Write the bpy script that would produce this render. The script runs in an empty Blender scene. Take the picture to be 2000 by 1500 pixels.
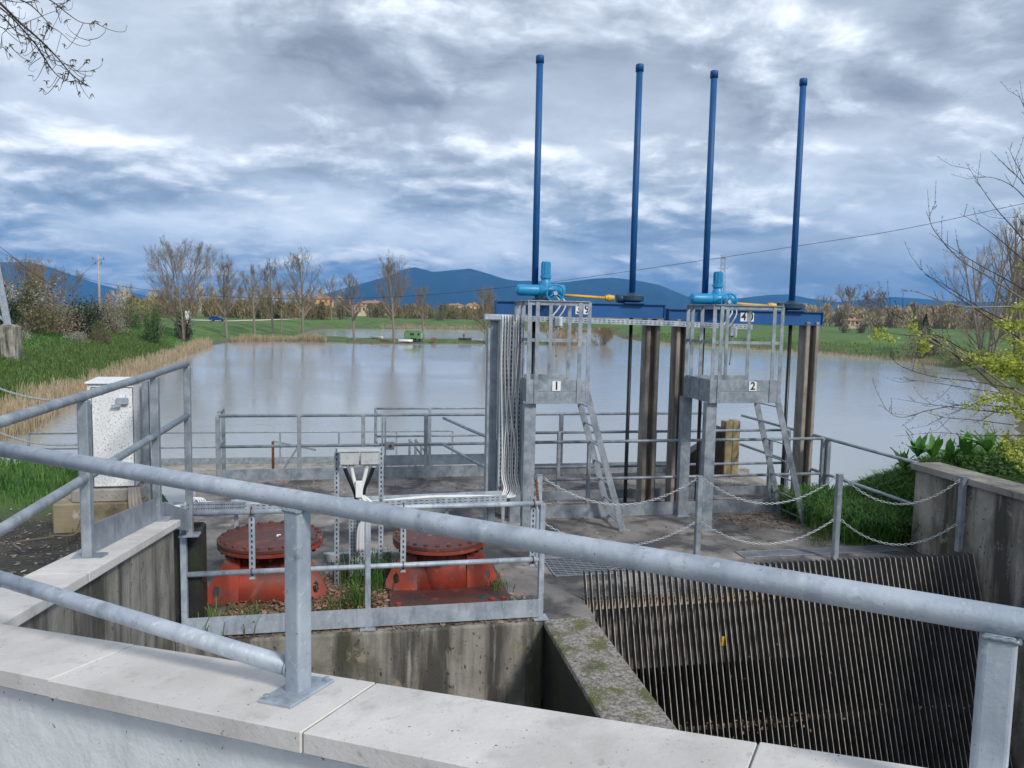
import bpy, bmesh, math, random
import numpy as np
from mathutils import Vector, Matrix
R = math.radians
# ------------------------------------------------------------------ camera, sky, sun, exposure
scene = bpy.context.scene
COL = scene.collection
H, F = 1.6, 1500.0
PITCH, ROLL = R(5.26), 0.02
_f = Vector((0, math.cos(PITCH), -math.sin(PITCH))); _u0 = Vector((0, math.sin(PITCH), math.cos(PITCH))); _r0 = Vector((1, 0, 0))
_r = _r0*math.cos(ROLL) + _u0*math.sin(ROLL); _u = -_r0*math.sin(ROLL) + _u0*math.cos(ROLL)
CAM = Vector((0, 0, H))
cd = bpy.data.cameras.new('camera'); cam = bpy.data.objects.new('camera', cd); COL.objects.link(cam)
m3 = Matrix((_r, _u, -_f)).transposed()
cam.matrix_world = Matrix.Translation(CAM) @ m3.to_4x4()
cd.sensor_width = 36; cd.lens = 36*F/2000; cd.clip_start = 0.05; cd.clip_end = 60000
scene.camera = cam
scene.view_settings.view_transform = 'Standard'; scene.view_settings.look = 'None'
scene.view_settings.gamma = 1; scene.view_settings.use_curve_mapping = False
scene.view_settings.exposure = 0.36
scene.cycles.max_bounces = 6; scene.cycles.diffuse_bounces = 2
SUN_DIR = Vector((0.50, -0.62, 0.60)).normalized()
sl = bpy.data.lights.new('sun', 'SUN'); sl.energy = 2.2; sl.angle = R(10); sl.color = (1.0, 0.95, 0.88)
so = bpy.data.objects.new('sun', sl); COL.objects.link(so)
so.rotation_euler = SUN_DIR.to_track_quat('Z', 'Y').to_euler()

def world():
    w = bpy.data.worlds.new('World'); scene.world = w; w.use_nodes = True
    nt = w.node_tree; nt.nodes.clear(); N = nt.nodes.new; L = nt.links.new
    def math_(op, a, b=None, c=None):
        n = N('ShaderNodeMath'); n.operation = op
        for i, v in enumerate((a, b, c)):
            if v is None: continue
            if hasattr(v, 'type'): L(v, n.inputs[i])
            else: n.inputs[i].default_value = v
        return n.outputs[0]
    def ramp(fac, pts):
        n = N('ShaderNodeValToRGB'); e = n.color_ramp.elements
        while len(e) > 1: e.remove(e[-1])
        e[0].position = pts[0][0]; e[0].color = (*pts[0][1], 1)
        for p, c in pts[1:]:
            k = e.new(p); k.color = (*c, 1)
        L(fac, n.inputs[0]); return n.outputs[0]
    def mix(fac, a, b, mode='MIX'):
        n = N('ShaderNodeMix'); n.data_type = 'RGBA'; n.blend_type = mode
        for i, v in ((0, fac), (6, a), (7, b)):
            if hasattr(v, 'type'): L(v, n.inputs[i])
            else: n.inputs[i].default_value = v if i == 0 else (*v, 1)
        return n.outputs[2]
    def noise(vec, scale, detail, rough, dist=0.0, lac=2.0):
        n = N('ShaderNodeTexNoise'); n.inputs['Scale'].default_value = scale; n.inputs['Detail'].default_value = detail
        n.inputs['Roughness'].default_value = rough; n.inputs['Distortion'].default_value = dist
        n.inputs['Lacunarity'].default_value = lac
        L(vec, n.inputs['Vector']); return n.outputs['Fac']
    tc = N('ShaderNodeTexCoord'); sep = N('ShaderNodeSeparateXYZ'); L(tc.outputs['Generated'], sep.inputs[0])
    x, y, z = sep.outputs
    zc = math_('MAXIMUM', z, -0.02)
    den = math_('ADD', zc, 0.27)
    cmb = N('ShaderNodeCombineXYZ'); L(math_('DIVIDE', x, den), cmb.inputs[0]); L(math_('DIVIDE', y, den), cmb.inputs[1]); cmb.inputs[2].default_value = SKY_SEED
    mp = N('ShaderNodeMapping'); L(cmb.outputs[0], mp.inputs[0]); mp.inputs['Scale'].default_value = (0.95, 1.0, 1)
    mp.inputs['Rotation'].default_value = (0, 0, R(-10)); P0 = mp.outputs[0]
    wn = N('ShaderNodeTexNoise'); wn.inputs['Scale'].default_value = 2.2; wn.inputs['Detail'].default_value = 4; L(P0, wn.inputs['Vector'])
    wv = N('ShaderNodeVectorMath'); wv.operation = 'MULTIPLY_ADD'; L(wn.outputs['Color'], wv.inputs[0]); wv.inputs[1].default_value = (.22, .22, 0); L(P0, wv.inputs[2]); P = wv.outputs[0]
    def shift(d):
        m = N('ShaderNodeMapping'); L(P, m.inputs[0]); m.inputs['Location'].default_value = d; return m.outputs[0]
    # high soft layer
    nC = noise(shift((4.0, 1.7, 2.0)), 0.55, 4, 0.5)
    nH = noise(shift((7.0, 3.1, 6.0)), 1.6, 8, 0.58)
    nF = noise(shift((1.0, 9.0, 5.0)), 6.5, 9, 0.68)
    h = math_('MULTIPLY_ADD', math_('SUBTRACT', nC, 0.5), -1.15, 0.42)
    h = math_('MULTIPLY_ADD', math_('SUBTRACT', nH, 0.5), 0.9, h)
    h = math_('MULTIPLY_ADD', math_('SUBTRACT', nF, 0.5), 0.26, h)
    high = ramp(h, [(0.0, (0.21, 0.25, 0.305)), (0.18, (0.31, 0.355, 0.415)), (0.38, (0.43, 0.485, 0.555)), (0.56, (0.60, 0.665, 0.745)), (0.78, (0.92, 0.96, 1.0))])
    # lower heaped clouds with lit tops and flat grey bellies
    nA = noise(P, 1.35, 9, 0.56)
    nB = noise(shift((0.02, -0.075, 0.0)), 1.35, 9, 0.56)
    c = math_('MULTIPLY_ADD', math_('SUBTRACT', nA, nB), 4.6, 0.44)
    c = math_('MULTIPLY_ADD', math_('SUBTRACT', nA, 0.52), -0.9, c)
    c = math_('MULTIPLY_ADD', math_('SUBTRACT', nC, 0.5), -0.6, c)
    c = math_('MULTIPLY_ADD', math_('SUBTRACT', nF, 0.5), 0.22, c)
    heap = ramp(c, [(0.0, (0.215, 0.245, 0.295)), (0.16, (0.27, 0.305, 0.36)), (0.36, (0.355, 0.40, 0.46)), (0.54, (0.51, 0.565, 0.635)), (0.74, (0.80, 0.85, 0.91)), (0.92, (1.05, 1.07, 1.08))])
    hm = ramp(nA, [(0.44, (0, 0, 0)), (0.53, (1, 1, 1))])
    cloud = mix(hm, high, heap)
    low = ramp(z, [(0.0, (0.70, 0.83, 0.97)), (0.05, (0.68, 0.82, 0.97)), (0.11, (0.78, 0.88, 0.98)), (0.20, (1, 1, 1))])
    lowm = mix(hm, (0.25, 0.25, 0.25), ramp(c, [(0.38, (1, 1, 1)), (0.62, (0, 0, 0))]))
    cloud = mix(lowm, cloud, mix(1.0, cloud, low, 'MULTIPLY'))
    cloudS = mix(1.0, cloud, (11.0, 11.0, 11.0), 'MULTIPLY')
    sky = N('ShaderNodeTexSky'); sky.sky_type = 'NISHITA'; sky.sun_disc = False
    sky.sun_elevation = math.asin(SUN_DIR.z); sky.sun_rotation = math.atan2(SUN_DIR.x, SUN_DIR.y)
    cov = ramp(nA, [(0.13, (0, 0, 0)), (0.24, (1, 1, 1))])
    col = mix(cov, sky.outputs[0], cloudS)
    bg = N('ShaderNodeBackground'); L(col, bg.inputs[0]); bg.inputs[1].default_value = 0.1
    out = N('ShaderNodeOutputWorld'); L(bg.outputs[0], out.inputs[0])
SKY_SEED = 57.7
world()

# ------------------------------------------------------------------ places
TH = R(11.3); US = Vector((math.cos(TH), math.sin(TH), 0)); VS = Vector((-math.sin(TH), math.cos(TH), 0))
def W(s, t, z): return US*s + VS*t + Vector((0, 0, z))                 # works axis: s along the gates, t towards the pond
def ray(px, py): return _f*F + _r*(px-1000) + _u*(750-py)
def at(px, py, Y):
    d = ray(px, py); return CAM + d*(Y/d.y)
WL = -5.4

# ------------------------------------------------------------------ mesh helpers
ORI = {}
class MB:
    def __init__(s): s.v = []; s.f = []; s.sm = []
    def add(s, vs, fs, smooth=False):
        b = len(s.v); s.v += [tuple(p) for p in vs]; s.f += [tuple(b+i for i in q) for q in fs]; s.sm += [smooth]*len(fs); return s
    def hexa(s, p):   # 8 points: bottom 4 ccw, top 4 ccw
        return s.add(p, [(3,2,1,0),(4,5,6,7),(0,1,5,4),(1,2,6,5),(2,3,7,6),(3,0,4,7)])
    def box(s, x0, x1, y0, y1, z0, z1):
        return s.hexa([(x0,y0,z0),(x1,y0,z0),(x1,y1,z0),(x0,y1,z0),(x0,y0,z1),(x1,y0,z1),(x1,y1,z1),(x0,y1,z1)])
    def boxS(s, a0, a1, t0, t1, z0, z1):
        return s.hexa([W(a0,t0,z0),W(a1,t0,z0),W(a1,t1,z0),W(a0,t1,z0),W(a0,t0,z1),W(a1,t0,z1),W(a1,t1,z1),W(a0,t1,z1)])
    def bar(s, p, q, w, h, up=(0,0,1)):   # rectangular bar from p to q
        p, q = Vector(p), Vector(q); d = (q-p).normalized(); up = Vector(up)
        x = d.cross(up)
        if x.length < 1e-4: x = d.cross(Vector((US.x, US.y, 0)))
        x.normalize(); y = x.cross(d).normalized()
        a = x*(w/2); b = y*(h/2)
        return s.hexa([p-a-b, p+a-b, p+a+b, p-a+b, q-a-b, q+a-b, q+a+b, q-a+b])
    def tube(s, pts, r, n=10, cap=True, smooth=True):
        pts = [Vector(p) for p in pts]; k = len(pts)
        rs = r if isinstance(r, (list, tuple)) else [r]*k
        vs = []; fs = []; x = None
        for i, p in enumerate(pts):
            d = (pts[min(i+1, k-1)] - pts[max(i-1, 0)])
            d = d.normalized() if d.length > 1e-9 else Vector((0,0,1))
            if x is None:
                x = d.cross(Vector((0,0,1)))
                if x.length < 1e-3: x = d.cross(Vector((0,1,0)))
            x = (x - d*x.dot(d))
            if x.length < 1e-6: x = d.orthogonal()
            x.normalize(); y = d.cross(x)
            for j in range(n):
                a = 2*math.pi*j/n; vs.append(p + (x*math.cos(a)+y*math.sin(a))*rs[i])
        for i in range(k-1):
            for j in range(n):
                fs.append((i*n+j, i*n+(j+1)%n, (i+1)*n+(j+1)%n, (i+1)*n+j))
        b = len(s.v); s.add(vs, fs, smooth)
        if cap:
            s.f += [tuple(b+j for j in reversed(range(n))), tuple(b+(k-1)*n+j for j in range(n))]; s.sm += [False, False]
        return s
    def cyl(s, p, q, r, n=16, r2=None): return s.tube([p, q], [r, r if r2 is None else r2], n)
    def lathe(s, c, prof, n=24, axis=(0,0,1), smooth=False):
        c = Vector(c); ax = Vector(axis).normalized(); x = ax.orthogonal().normalized(); y = ax.cross(x)
        vs = []; fs = []
        for r, h in prof:
            for j in range(n):
                a = 2*math.pi*j/n; vs.append(c + ax*h + (x*math.cos(a)+y*math.sin(a))*r)
        for i in range(len(prof)-1):
            for j in range(n): fs.append((i*n+j, i*n+(j+1)%n, (i+1)*n+(j+1)%n, (i+1)*n+j))
        b = len(s.v); s.add(vs, fs, smooth)
        s.f += [tuple(b+j for j in reversed(range(n))), tuple(b+(len(prof)-1)*n+j for j in range(n))]; s.sm += [False]*2
        return s
    def prism(s, poly, d):   # poly: 3d points (planar), d: extrusion vector
        n = len(poly); d = Vector(d); poly = [Vector(p) for p in poly]
        return s.add(poly + [p+d for p in poly], [tuple(reversed(range(n))), tuple(range(n, 2*n))] + [(i, (i+1)%n, n+(i+1)%n, n+i) for i in range(n)])
    def torus(s, c, ax, R1, r, n=20, m=8):
        c = Vector(c); ax = Vector(ax).normalized(); x = ax.orthogonal().normalized(); y = ax.cross(x); vs = []; fs = []
        for i in range(n):
            a = 2*math.pi*i/n; e = x*math.cos(a)+y*math.sin(a)
            for j in range(m):
                b = 2*math.pi*j/m; vs.append(c + e*(R1+r*math.cos(b)) + ax*(r*math.sin(b)))
        for i in range(n):
            for j in range(m): fs.append((i*m+j, ((i+1)%n)*m+j, ((i+1)%n)*m+(j+1)%m, i*m+(j+1)%m))
        return s.add(vs, fs, True)
    def build(s, name, mat, parent=None, bevel=0, seg=1):
        me = bpy.data.meshes.new(name); o = bpy.data.objects.new(name, me)
        org = ORI.get(parent, Vector((0,0,0)))
        va = np.array(s.v, dtype=np.float64) - np.array(org)
        me.from_pydata(va.tolist(), [], s.f)
        if any(s.sm): me.polygons.foreach_set('use_smooth', s.sm)
        bm = bmesh.new(); bm.from_mesh(me); bmesh.ops.recalc_face_normals(bm, faces=bm.faces) if len(s.f) < 4000 else None; bm.to_mesh(me); bm.free()
        me.update(); me.materials.append(mat); COL.objects.link(o)
        if parent is not None: o.parent = parent
        ORI[o] = org
        if bevel:
            b = o.modifiers.new('bevel', 'BEVEL'); b.width = bevel; b.segments = seg; b.limit_method = 'ANGLE'; b.angle_limit = R(40)
        return o
def raw(name, verts, faces, mat, parent=None, smooth=False):   # large meshes
    me = bpy.data.meshes.new(name); org = ORI.get(parent, Vector((0,0,0)))
    me.from_pydata((np.asarray(verts, dtype=np.float64)-np.array(org)).tolist(), [], [tuple(f) for f in faces])
    if smooth: me.polygons.foreach_set('use_smooth', [True]*len(me.polygons))
    me.materials.append(mat); o = bpy.data.objects.new(name, me); COL.objects.link(o)
    if parent is not None: o.parent = parent
    ORI[o] = org; return o
def thing(name, label, cat, loc, group=None):
    o = bpy.data.objects.new(name, None); COL.objects.link(o); o.location = loc; o.empty_display_size = .2; ORI[o] = Vector(loc)
    o['label'] = label; o['category'] = cat
    if group: o['group'] = group
    return o
def tag(o, label, cat, group=None):
    o['label'] = label; o['category'] = cat
    if group: o['group'] = group
    return o
def setting(o, kind='structure', label=None):
    o['kind'] = kind
    if label: o['label'] = label
    return o
def inst(src, name, loc, parent, rot=None):    # copy sharing the mesh; src mesh is modelled about its own origin
    o = src.copy(); o.name = name; COL.objects.link(o); o.parent = parent
    o.location = Vector(loc) - ORI.get(parent, Vector((0,0,0)))
    if rot is not None: o.rotation_euler = rot
    ORI[o] = ORI.get(parent, Vector((0,0,0))); return o
def place(o, loc, parent, rot=None):
    o.parent = parent; o.location = Vector(loc) - ORI.get(parent, Vector((0,0,0)))
    if rot is not None: o.rotation_euler = rot
    return o
def curve(p, q, sag, n=12):
    p, q = Vector(p), Vector(q)
    return [p.lerp(q, i/n) - Vector((0, 0, sag*4*(i/n)*(1-i/n))) for i in range(n+1)]
def spline(pts, n=8):   # catmull-rom
    pts = [Vector(p) for p in pts]; P = [pts[0]*2-pts[1]] + pts + [pts[-1]*2-pts[-2]]; out = []
    for i in range(1, len(P)-2):
        for k in range(n):
            t = k/n; a, b, c, d = P[i-1], P[i], P[i+1], P[i+2]
            out.append(0.5*((2*b)+(c-a)*t+(2*a-5*b+4*c-d)*t*t+(3*b-a-3*c+d)*t**3))
    out.append(pts[-1]); return out

# ------------------------------------------------------------------ materials
def MAT(name, c1, c2, scale=4, rough=.7, metal=0, bump=.15, bscale=60, layers=(), detail=6, lo=.35, hi=.65, stretch=(1,1,1), island=None, spec=.5, rough2=None, trans=0, bdist=.01):
    m = bpy.data.materials.new(name); m.use_nodes = True; nt = m.node_tree; N = nt.nodes.new; L = nt.links.new
    bs = nt.nodes['Principled BSDF']
    geo = N('ShaderNodeNewGeometry')
    def tex(sc, st=(1,1,1), det=6, lo=.35, hi=.65):
        mp = N('ShaderNodeMapping'); L(geo.outputs['Position'], mp.inputs[0]); mp.inputs['Scale'].default_value = st
        n = N('ShaderNodeTexNoise'); n.inputs['Scale'].default_value = sc; n.inputs['Detail'].default_value = det; n.inputs['Roughness'].default_value = .6
        L(mp.outputs[0], n.inputs['Vector'])
        r = N('ShaderNodeMapRange'); r.inputs[1].default_value = lo; r.inputs[2].default_value = hi; L(n.outputs['Fac'], r.inputs[0])
        return r.outputs[0], n.outputs['Fac']
    def mix(f, a, b):
        n = N('ShaderNodeMix'); n.data_type = 'RGBA'
        for i, v in ((0, f), (6, a), (7, b)):
            if hasattr(v, 'type'): L(v, n.inputs[i])
            else: n.inputs[i].default_value = v if i == 0 else (*v, 1)
        return n.outputs[2]
    f, _ = tex(scale, stretch, detail, lo, hi)
    col = mix(f, c1, c2)
    for ly in layers:    # (colour, scale, lo, hi, stretch, strength)
        g, _ = tex(ly[1], ly[4] if len(ly) > 4 else (1,1,1), 8, ly[2], ly[3])
        if len(ly) > 5:
            mm = N('ShaderNodeMath'); mm.operation = 'MULTIPLY'; L(g, mm.inputs[0]); mm.inputs[1].default_value = ly[5]; g = mm.outputs[0]
        col = mix(g, col, ly[0])
    if island:           # per-piece colour range
        hs = N('ShaderNodeHueSaturation'); L(col, hs.inputs['Color'])
        mr = N('ShaderNodeMapRange'); L(geo.outputs['Random Per Island'], mr.inputs[0]); mr.inputs[3].default_value = 1-island; mr.inputs[4].default_value = 1+island
        L(mr.outputs[0], hs.inputs['Value']); col = hs.outputs[0]
    L(col, bs.inputs['Base Color'])
    bs.inputs['Metallic'].default_value = metal; bs.inputs['Specular IOR Level'].default_value = spec
    if rough2 is None: bs.inputs['Roughness'].default_value = rough
    else:
        mr = N('ShaderNodeMapRange'); L(f, mr.inputs[0]); mr.inputs[3].default_value = rough; mr.inputs[4].default_value = rough2; L(mr.outputs[0], bs.inputs['Roughness'])
    if bump:
        _, h = tex(bscale, (1,1,1), 8)
        b = N('ShaderNodeBump'); b.inputs['Strength'].default_value = bump; b.inputs['Distance'].default_value = bdist; L(h, b.inputs['Height']); L(b.outputs[0], bs.inputs['Normal'])
    if trans:
        tr = N('ShaderNodeBsdfTranslucent'); L(col, tr.inputs[0]); mx = N('ShaderNodeMixShader'); mx.inputs[0].default_value = trans
        L(bs.outputs[0], mx.inputs[1]); L(tr.outputs[0], mx.inputs[2]); L(mx.outputs[0], nt.nodes['Material Output'].inputs[0])
    return m
GALV = MAT('galvanised_steel', (.21,.245,.285), (.35,.39,.435), 7, .42, .35, .06, 300, [((.46,.50,.54), 30, .52, .72, (1,1,.5), .6), ((.13,.15,.18), 9, .56, .76, (1,1,.4), .7)], rough2=.58)
GALVN = MAT('galvanised_weathered', (.32,.375,.44), (.50,.555,.62), 5, .5, .3, .35, 90, [((.22,.26,.31), 16, .50, .70, (1,1,.25), .75), ((.70,.73,.76), 45, .58, .72, (1,1,1), .6), ((.20,.20,.21), 90, .65, .70), ((.17,.20,.24), 26, .63, .72, (1,1,1), .7), ((.62,.66,.70), 9, .60, .72, (1,1,.3), .5)], rough2=.68, bdist=.003)
GALVD = MAT('galvanised_dark', (.22,.26,.31), (.34,.38,.43), 6, .5, .35, .05, 200, [((.42,.45,.48), 20, .58, .75, (1,1,.5), .6)])
BLUE = MAT('blue_paint', (.002,.072,.23), (.005,.095,.30), 2, .55, 0, .06, 120, [((.002,.05,.16), 7, .55, .75, (1,1,.25), .6), ((.05,.16,.36), 16, .62, .76, (1,1,.3), .5), ((.10,.07,.05), 40, .69, .73)])
BLUED = MAT('dark_blue_paint', (.008,.035,.07), (.015,.06,.11), 8, .5, 0, .08, 100)
CYAN = MAT('light_blue_paint', (.012,.22,.46), (.02,.30,.58), 6, .4, 0, .04, 150, [((.01,.12,.2), 22, .6, .75, (1,1,.6), .6)])
YELL = MAT('yellow_paint', (.62,.33,.02), (.72,.42,.04), 9, .45, 0, .03, 100, [((.30,.17,.03), 30, .62, .76)])
RED = MAT('red_primer', (.27,.036,.02), (.38,.052,.025), 6, .55, .05, .12, 80, [((.11,.05,.045), 2.6, .46, .66, (1,1,1), .85), ((.16,.13,.14), 5, .56, .72, (1,1,.5), .8), ((.46,.12,.05), 11, .60, .75)])
REDTOP = MAT('rusted_primer', (.105,.038,.035), (.165,.052,.042), 4, .6, .05, .15, 90, [((.075,.05,.05), 2.2, .46, .64), ((.36,.13,.07), 9, .58, .74)])
BLACK = MAT('black_grease', (.008,.008,.009), (.02,.02,.02), 12, .35, .2, .08, 90)
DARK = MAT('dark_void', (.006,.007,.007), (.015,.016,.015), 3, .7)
CONC = MAT('concrete', (.25,.235,.205), (.38,.36,.32), 2.2, .9, 0, .5, 45, [((.10,.095,.085), 3.2, .52, .72, (1,1,.22), .85), ((.46,.44,.40), 8, .60, .75, (1,1,.3), .7), ((.05,.05,.045), 38, .60, .68)], bdist=.006)
CONCW = MAT('concrete_wall_stained', (.22,.205,.18), (.38,.36,.32), 2.0, .9, 0, .6, 40, [((.05,.048,.042), 2.6, .44, .60, (1.6,1.6,.16), .92), ((.47,.45,.42), 7, .60, .74, (2,2,.2), .6), ((.06,.065,.03), 1.6, .50, .66, (1,1,.7), .75), ((.36,.31,.22), 5, .60, .68, (1,1,.8), .7), ((.04,.04,.036), 26, .61, .67, (1,1,.6))], bdist=.008)
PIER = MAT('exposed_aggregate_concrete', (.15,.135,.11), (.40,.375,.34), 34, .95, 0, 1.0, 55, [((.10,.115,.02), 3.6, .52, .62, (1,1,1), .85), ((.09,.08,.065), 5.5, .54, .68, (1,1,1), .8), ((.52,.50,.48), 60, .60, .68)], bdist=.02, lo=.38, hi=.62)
PIERD = MAT('wet_and_shade_concrete', (.010,.010,.009), (.026,.025,.022), 4, .6, 0, .5, 40, [((.09,.085,.075), 5, .64, .78, (2,2,.15), .6), ((.02,.03,.01), 2, .5, .65)])
DECK = MAT('deck_concrete', (.115,.108,.105), (.31,.285,.265), 1.1, .88, 0, .6, 110, [((.045,.045,.05), 1.5, .48, .585, (1,1,1), .85), ((.48,.43,.39), 1.3, .54, .66, (1,1,1), .8), ((.10,.09,.06), 4.5, .58, .70), ((.42,.40,.38), 60, .64, .70), ((.05,.045,.04), 75, .62, .68)], bdist=.006)
COPE = MAT('coping_concrete', (.56,.535,.505), (.70,.675,.645), 2.2, .85, 0, .3, 60, [((.44,.41,.38), 3.0, .50, .70, (1,1,1), .6), ((.70,.69,.675), 5, .56, .72, (1,1,1), .6), ((.40,.37,.33), 11, .56, .70, (1,1,1), .5), ((.18,.16,.14), 110, .655, .69), ((.20,.18,.155), 42, .69, .71), ((.28,.25,.22), 20, .64, .74, (1,1,1), .6)], bdist=.006)
COPEF = COPE
WHITE = MAT('white_masonry_paint', (.74,.77,.77), (.85,.87,.87), 2.5, .8, 0, .7, 14, [((.50,.53,.53), 5, .54, .74, (1,1,.5), .6), ((.16,.16,.15), 40, .67, .695), ((.50,.48,.44), 9, .60, .76, (2,2,.2), .45), ((.86,.88,.89), 3, .55, .7)], bdist=.01)
CABW = MAT('peeling_white_paint', (.70,.72,.73), (.82,.84,.85), 6, .6, 0, .3, 60, [((.34,.34,.33), 130, .56, .62, (1,1,.6)), ((.50,.52,.53), 14, .60, .74, (1,1,1), .6)])
PLINTH = MAT('plinth_concrete', (.20,.165,.10), (.32,.27,.18), 4, .9, 0, .4, 50, [((.12,.10,.07), 5, .52, .68), ((.52,.49,.44), 7, .60, .72)])
RACKS = MAT('rack_steel', (.050,.052,.054), (.105,.105,.105), 3, .55, .25, .1, 60, [((.12,.10,.075), 2.5, .60, .74, (1,1,.5), .7), ((.20,.17,.08), 16, .69, .75)])
RACKE = MAT('rack_lit_edge', (.33,.30,.265), (.47,.44,.40), 14, .6, .1, 0, 60, [((.16,.13,.10), 9, .50, .66)])  # cream front edges: the light they catch is put into the colour
STRIP = MAT('bolted_strip', (.42,.33,.23), (.55,.46,.35), 8, .7, .1, .1, 60, [((.22,.13,.08), 12, .58, .72)])
COLM = MAT('weathered_pillar', (.20,.175,.15), (.33,.30,.265), 4, .85, 0, .4, 60, [((.07,.06,.05), 4, .50, .68, (1.5,1.5,.12), .9), ((.42,.39,.35), 6, .56, .70, (2,2,.1), .7)])
SLOT = MAT('pillar_slot', (.07,.055,.045), (.13,.10,.08), 5, .8, 0, .2, 60, [((.20,.16,.12), 6, .58, .72, (2,2,.12))])
GROUT = MAT('dark_grout', (.16,.15,.135), (.26,.245,.22), 20, .95, 0, .3, 60)
YPOST = MAT('lichen_concrete', (.22,.18,.10), (.36,.30,.18), 5, .9, 0, .4, 50, [((.14,.10,.04), 7, .54, .7, (1,1,.4))])
CABLE = MAT('grey_cable', (.58,.58,.56), (.68,.68,.66), 8, .55, 0, 0)
WCABLE = MAT('white_conduit', (.68,.70,.70), (.78,.79,.79), 8, .5, 0, 0)
BOXG = MAT('grey_box', (.44,.46,.46), (.52,.54,.54), 6, .5, 0, 0, 60, [((.34,.35,.35), 10, .58, .74)])
HOLE = MAT('dark_slot', (.03,.035,.04), (.05,.055,.06), 5, .8, 0, 0)
PLATEW = MAT('white_plate', (.78,.79,.80), (.83,.84,.85), 5, .5, 0, 0)
INK = MAT('black_ink', (.012,.012,.014), (.02,.02,.022), 5, .6, 0, 0)
RUST = MAT('rusty_iron', (.13,.045,.02), (.22,.08,.035), 18, .8, .1, .3, 80)
CHAIN = MAT('zinc_chain', (.46,.50,.52), (.58,.61,.63), 12, .38, .5, 0)
ROAD = MAT('asphalt', (.045,.045,.047), (.065,.064,.064), 4, .9, 0, .5, 90)
STEELPOST = GALV
# ------------------------------------------------------------------ terrain, water, hills
POND = np.array([(-14,17),(-22,22),(-25,30),(-26.5,41),(-30,50),(-33,60),(-40,85),(-49,117),(-55,140),(-57,154),(-58,170),(-60,200),(-64,238),(-68,275),(-52,300),(-10,322),(20,322),(37,308),(36,270),(33,238),(37,205),(44,188),(55,170),(63,159),(68,140),(67,118),(57,95),(51,81),(41,62),(34,52),(28,43),(20,33),(12,25),(6,20),(2,17.8)], float)
SPIT = np.array([(-90,150),(-57,156),(-49,165),(-40,164.5),(-32,160.5),(-24,162),(-12,170),(-3,173),(8,171),(14,172),(17,175),(15,182),(8,183),(3,181),(-4,186),(-12,190),(-20,190),(-26,183),(-33,183),(-44,192),(-55,215),(-62,232),(-90,250)], float)
def sdist(poly, X, Y):
    d = np.full(X.shape, 1e9); ins = np.zeros(X.shape, bool); n = len(poly)
    for i in range(n):
        ax, ay = poly[i]; bx, by = poly[(i+1) % n]; ex, ey = bx-ax, by-ay
        t = np.clip(((X-ax)*ex+(Y-ay)*ey)/(ex*ex+ey*ey), 0, 1)
        d = np.minimum(d, np.hypot(X-ax-t*ex, Y-ay-t*ey))
        c = ((ay > Y) != (by > Y)) & (X < (bx-ax)*(Y-ay)/(by-ay+1e-12)+ax); ins ^= c
    return np.where(ins, -d, d)
def sst(a, b, x): 
    t = np.clip((x-a)/(b-a), 0, 1); return t*t*(3-2*t)
def vnoise(X, Y, seed=0):
    r = np.zeros_like(X)
    for k, (fx, fy, ph) in enumerate(((1.0,.37,0),(-.53,1.1,1.7),(.71,.83,4.1),(-1.3,.6,2.2))):
        r += np.sin(X*fx+Y*fy+ph+seed)*np.sin(X*fy*.7-Y*fx*.9+ph*2+seed*1.3)
    return r/4
def height(X, Y):
    X = np.asarray(X, float); Y = np.asarray(Y, float)
    dw = sdist(POND, X, Y); dsp = sdist(SPIT, X, Y)
    S = X*US.x+Y*US.y; T = X*VS.x+Y*VS.y
    near = 1-sst(14, 34, Y)
    slope = .30+.28*near
    far = sst(120, 175, Y)
    left = 1-sst(-12, 6, X)
    plat = (-1.35-1.1*far)*left + (1-left)*(-2.9+1.2*sst(150, 420, Y))
    yard = np.interp(T, [0,2,3,5.8,7.4,30], [0,0.0,.355,-.03,-.06,-.06])
    nearp = np.where(S < 2, yard, np.interp(T, [-5,2,5,8.4,10.0,11.6,30], [0,0,-.28,-.30,-.46,-1.0,-1.05]))
    bk = sst(6.9, 8.1, S); nearp = np.where((S > 6) & (T > 8.3), -1.28*(1-bk)+nearp*bk, nearp)
    plat = plat*(1-near)+nearp*near
    plat = plat + .5*sst(300, 900, Y)
    rise = slope*dw*(1+.12*vnoise(X*.25, Y*.25))
    k = np.where(near > .5, .15, .8)
    land = WL - .05 + plat-WL - np.log1p(np.exp(np.clip((plat-WL-rise)/k, -40, 40)))*k
    bed = WL - .3 - .25*np.minimum(-dw, 6)
    h = np.where(dw > 0, np.maximum(land, WL-.3), bed)
    h = np.where(dw > 0, np.maximum(h, WL-.25), h)
    sp = WL + np.minimum(.16*(-dsp), .75) - .08
    h = np.where(dsp < 0, np.maximum(h, sp), h)
    far_n = sst(30, 80, np.abs(dw))*vnoise(X*.02, Y*.02)*.25
    h = h + np.where((dw > 0) & (Y > 25), vnoise(X*.35, Y*.35, 1)*.08*np.clip(dw/4, 0, 1) + far_n, 0)
    h = h - np.where((Y < 25) & (dw > 0), 0, 0)
    return h
def hgt(x, y): return float(height(np.array([x]), np.array([y]))[0])
def ground(px, py, y0=14, y1=3000):
    Ys = np.geomspace(y0, y1, 700); P = [at(px, py, Y) for Y in Ys]
    hs = height(np.array([p.x for p in P]), np.array([p.y for p in P])); hs = np.maximum(hs, WL)
    for p, h in zip(P, hs):
        if p.z <= h+.02: return Vector((p.x, p.y, h))
    return Vector((P[-1].x, P[-1].y, float(hs[-1])))
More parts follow.
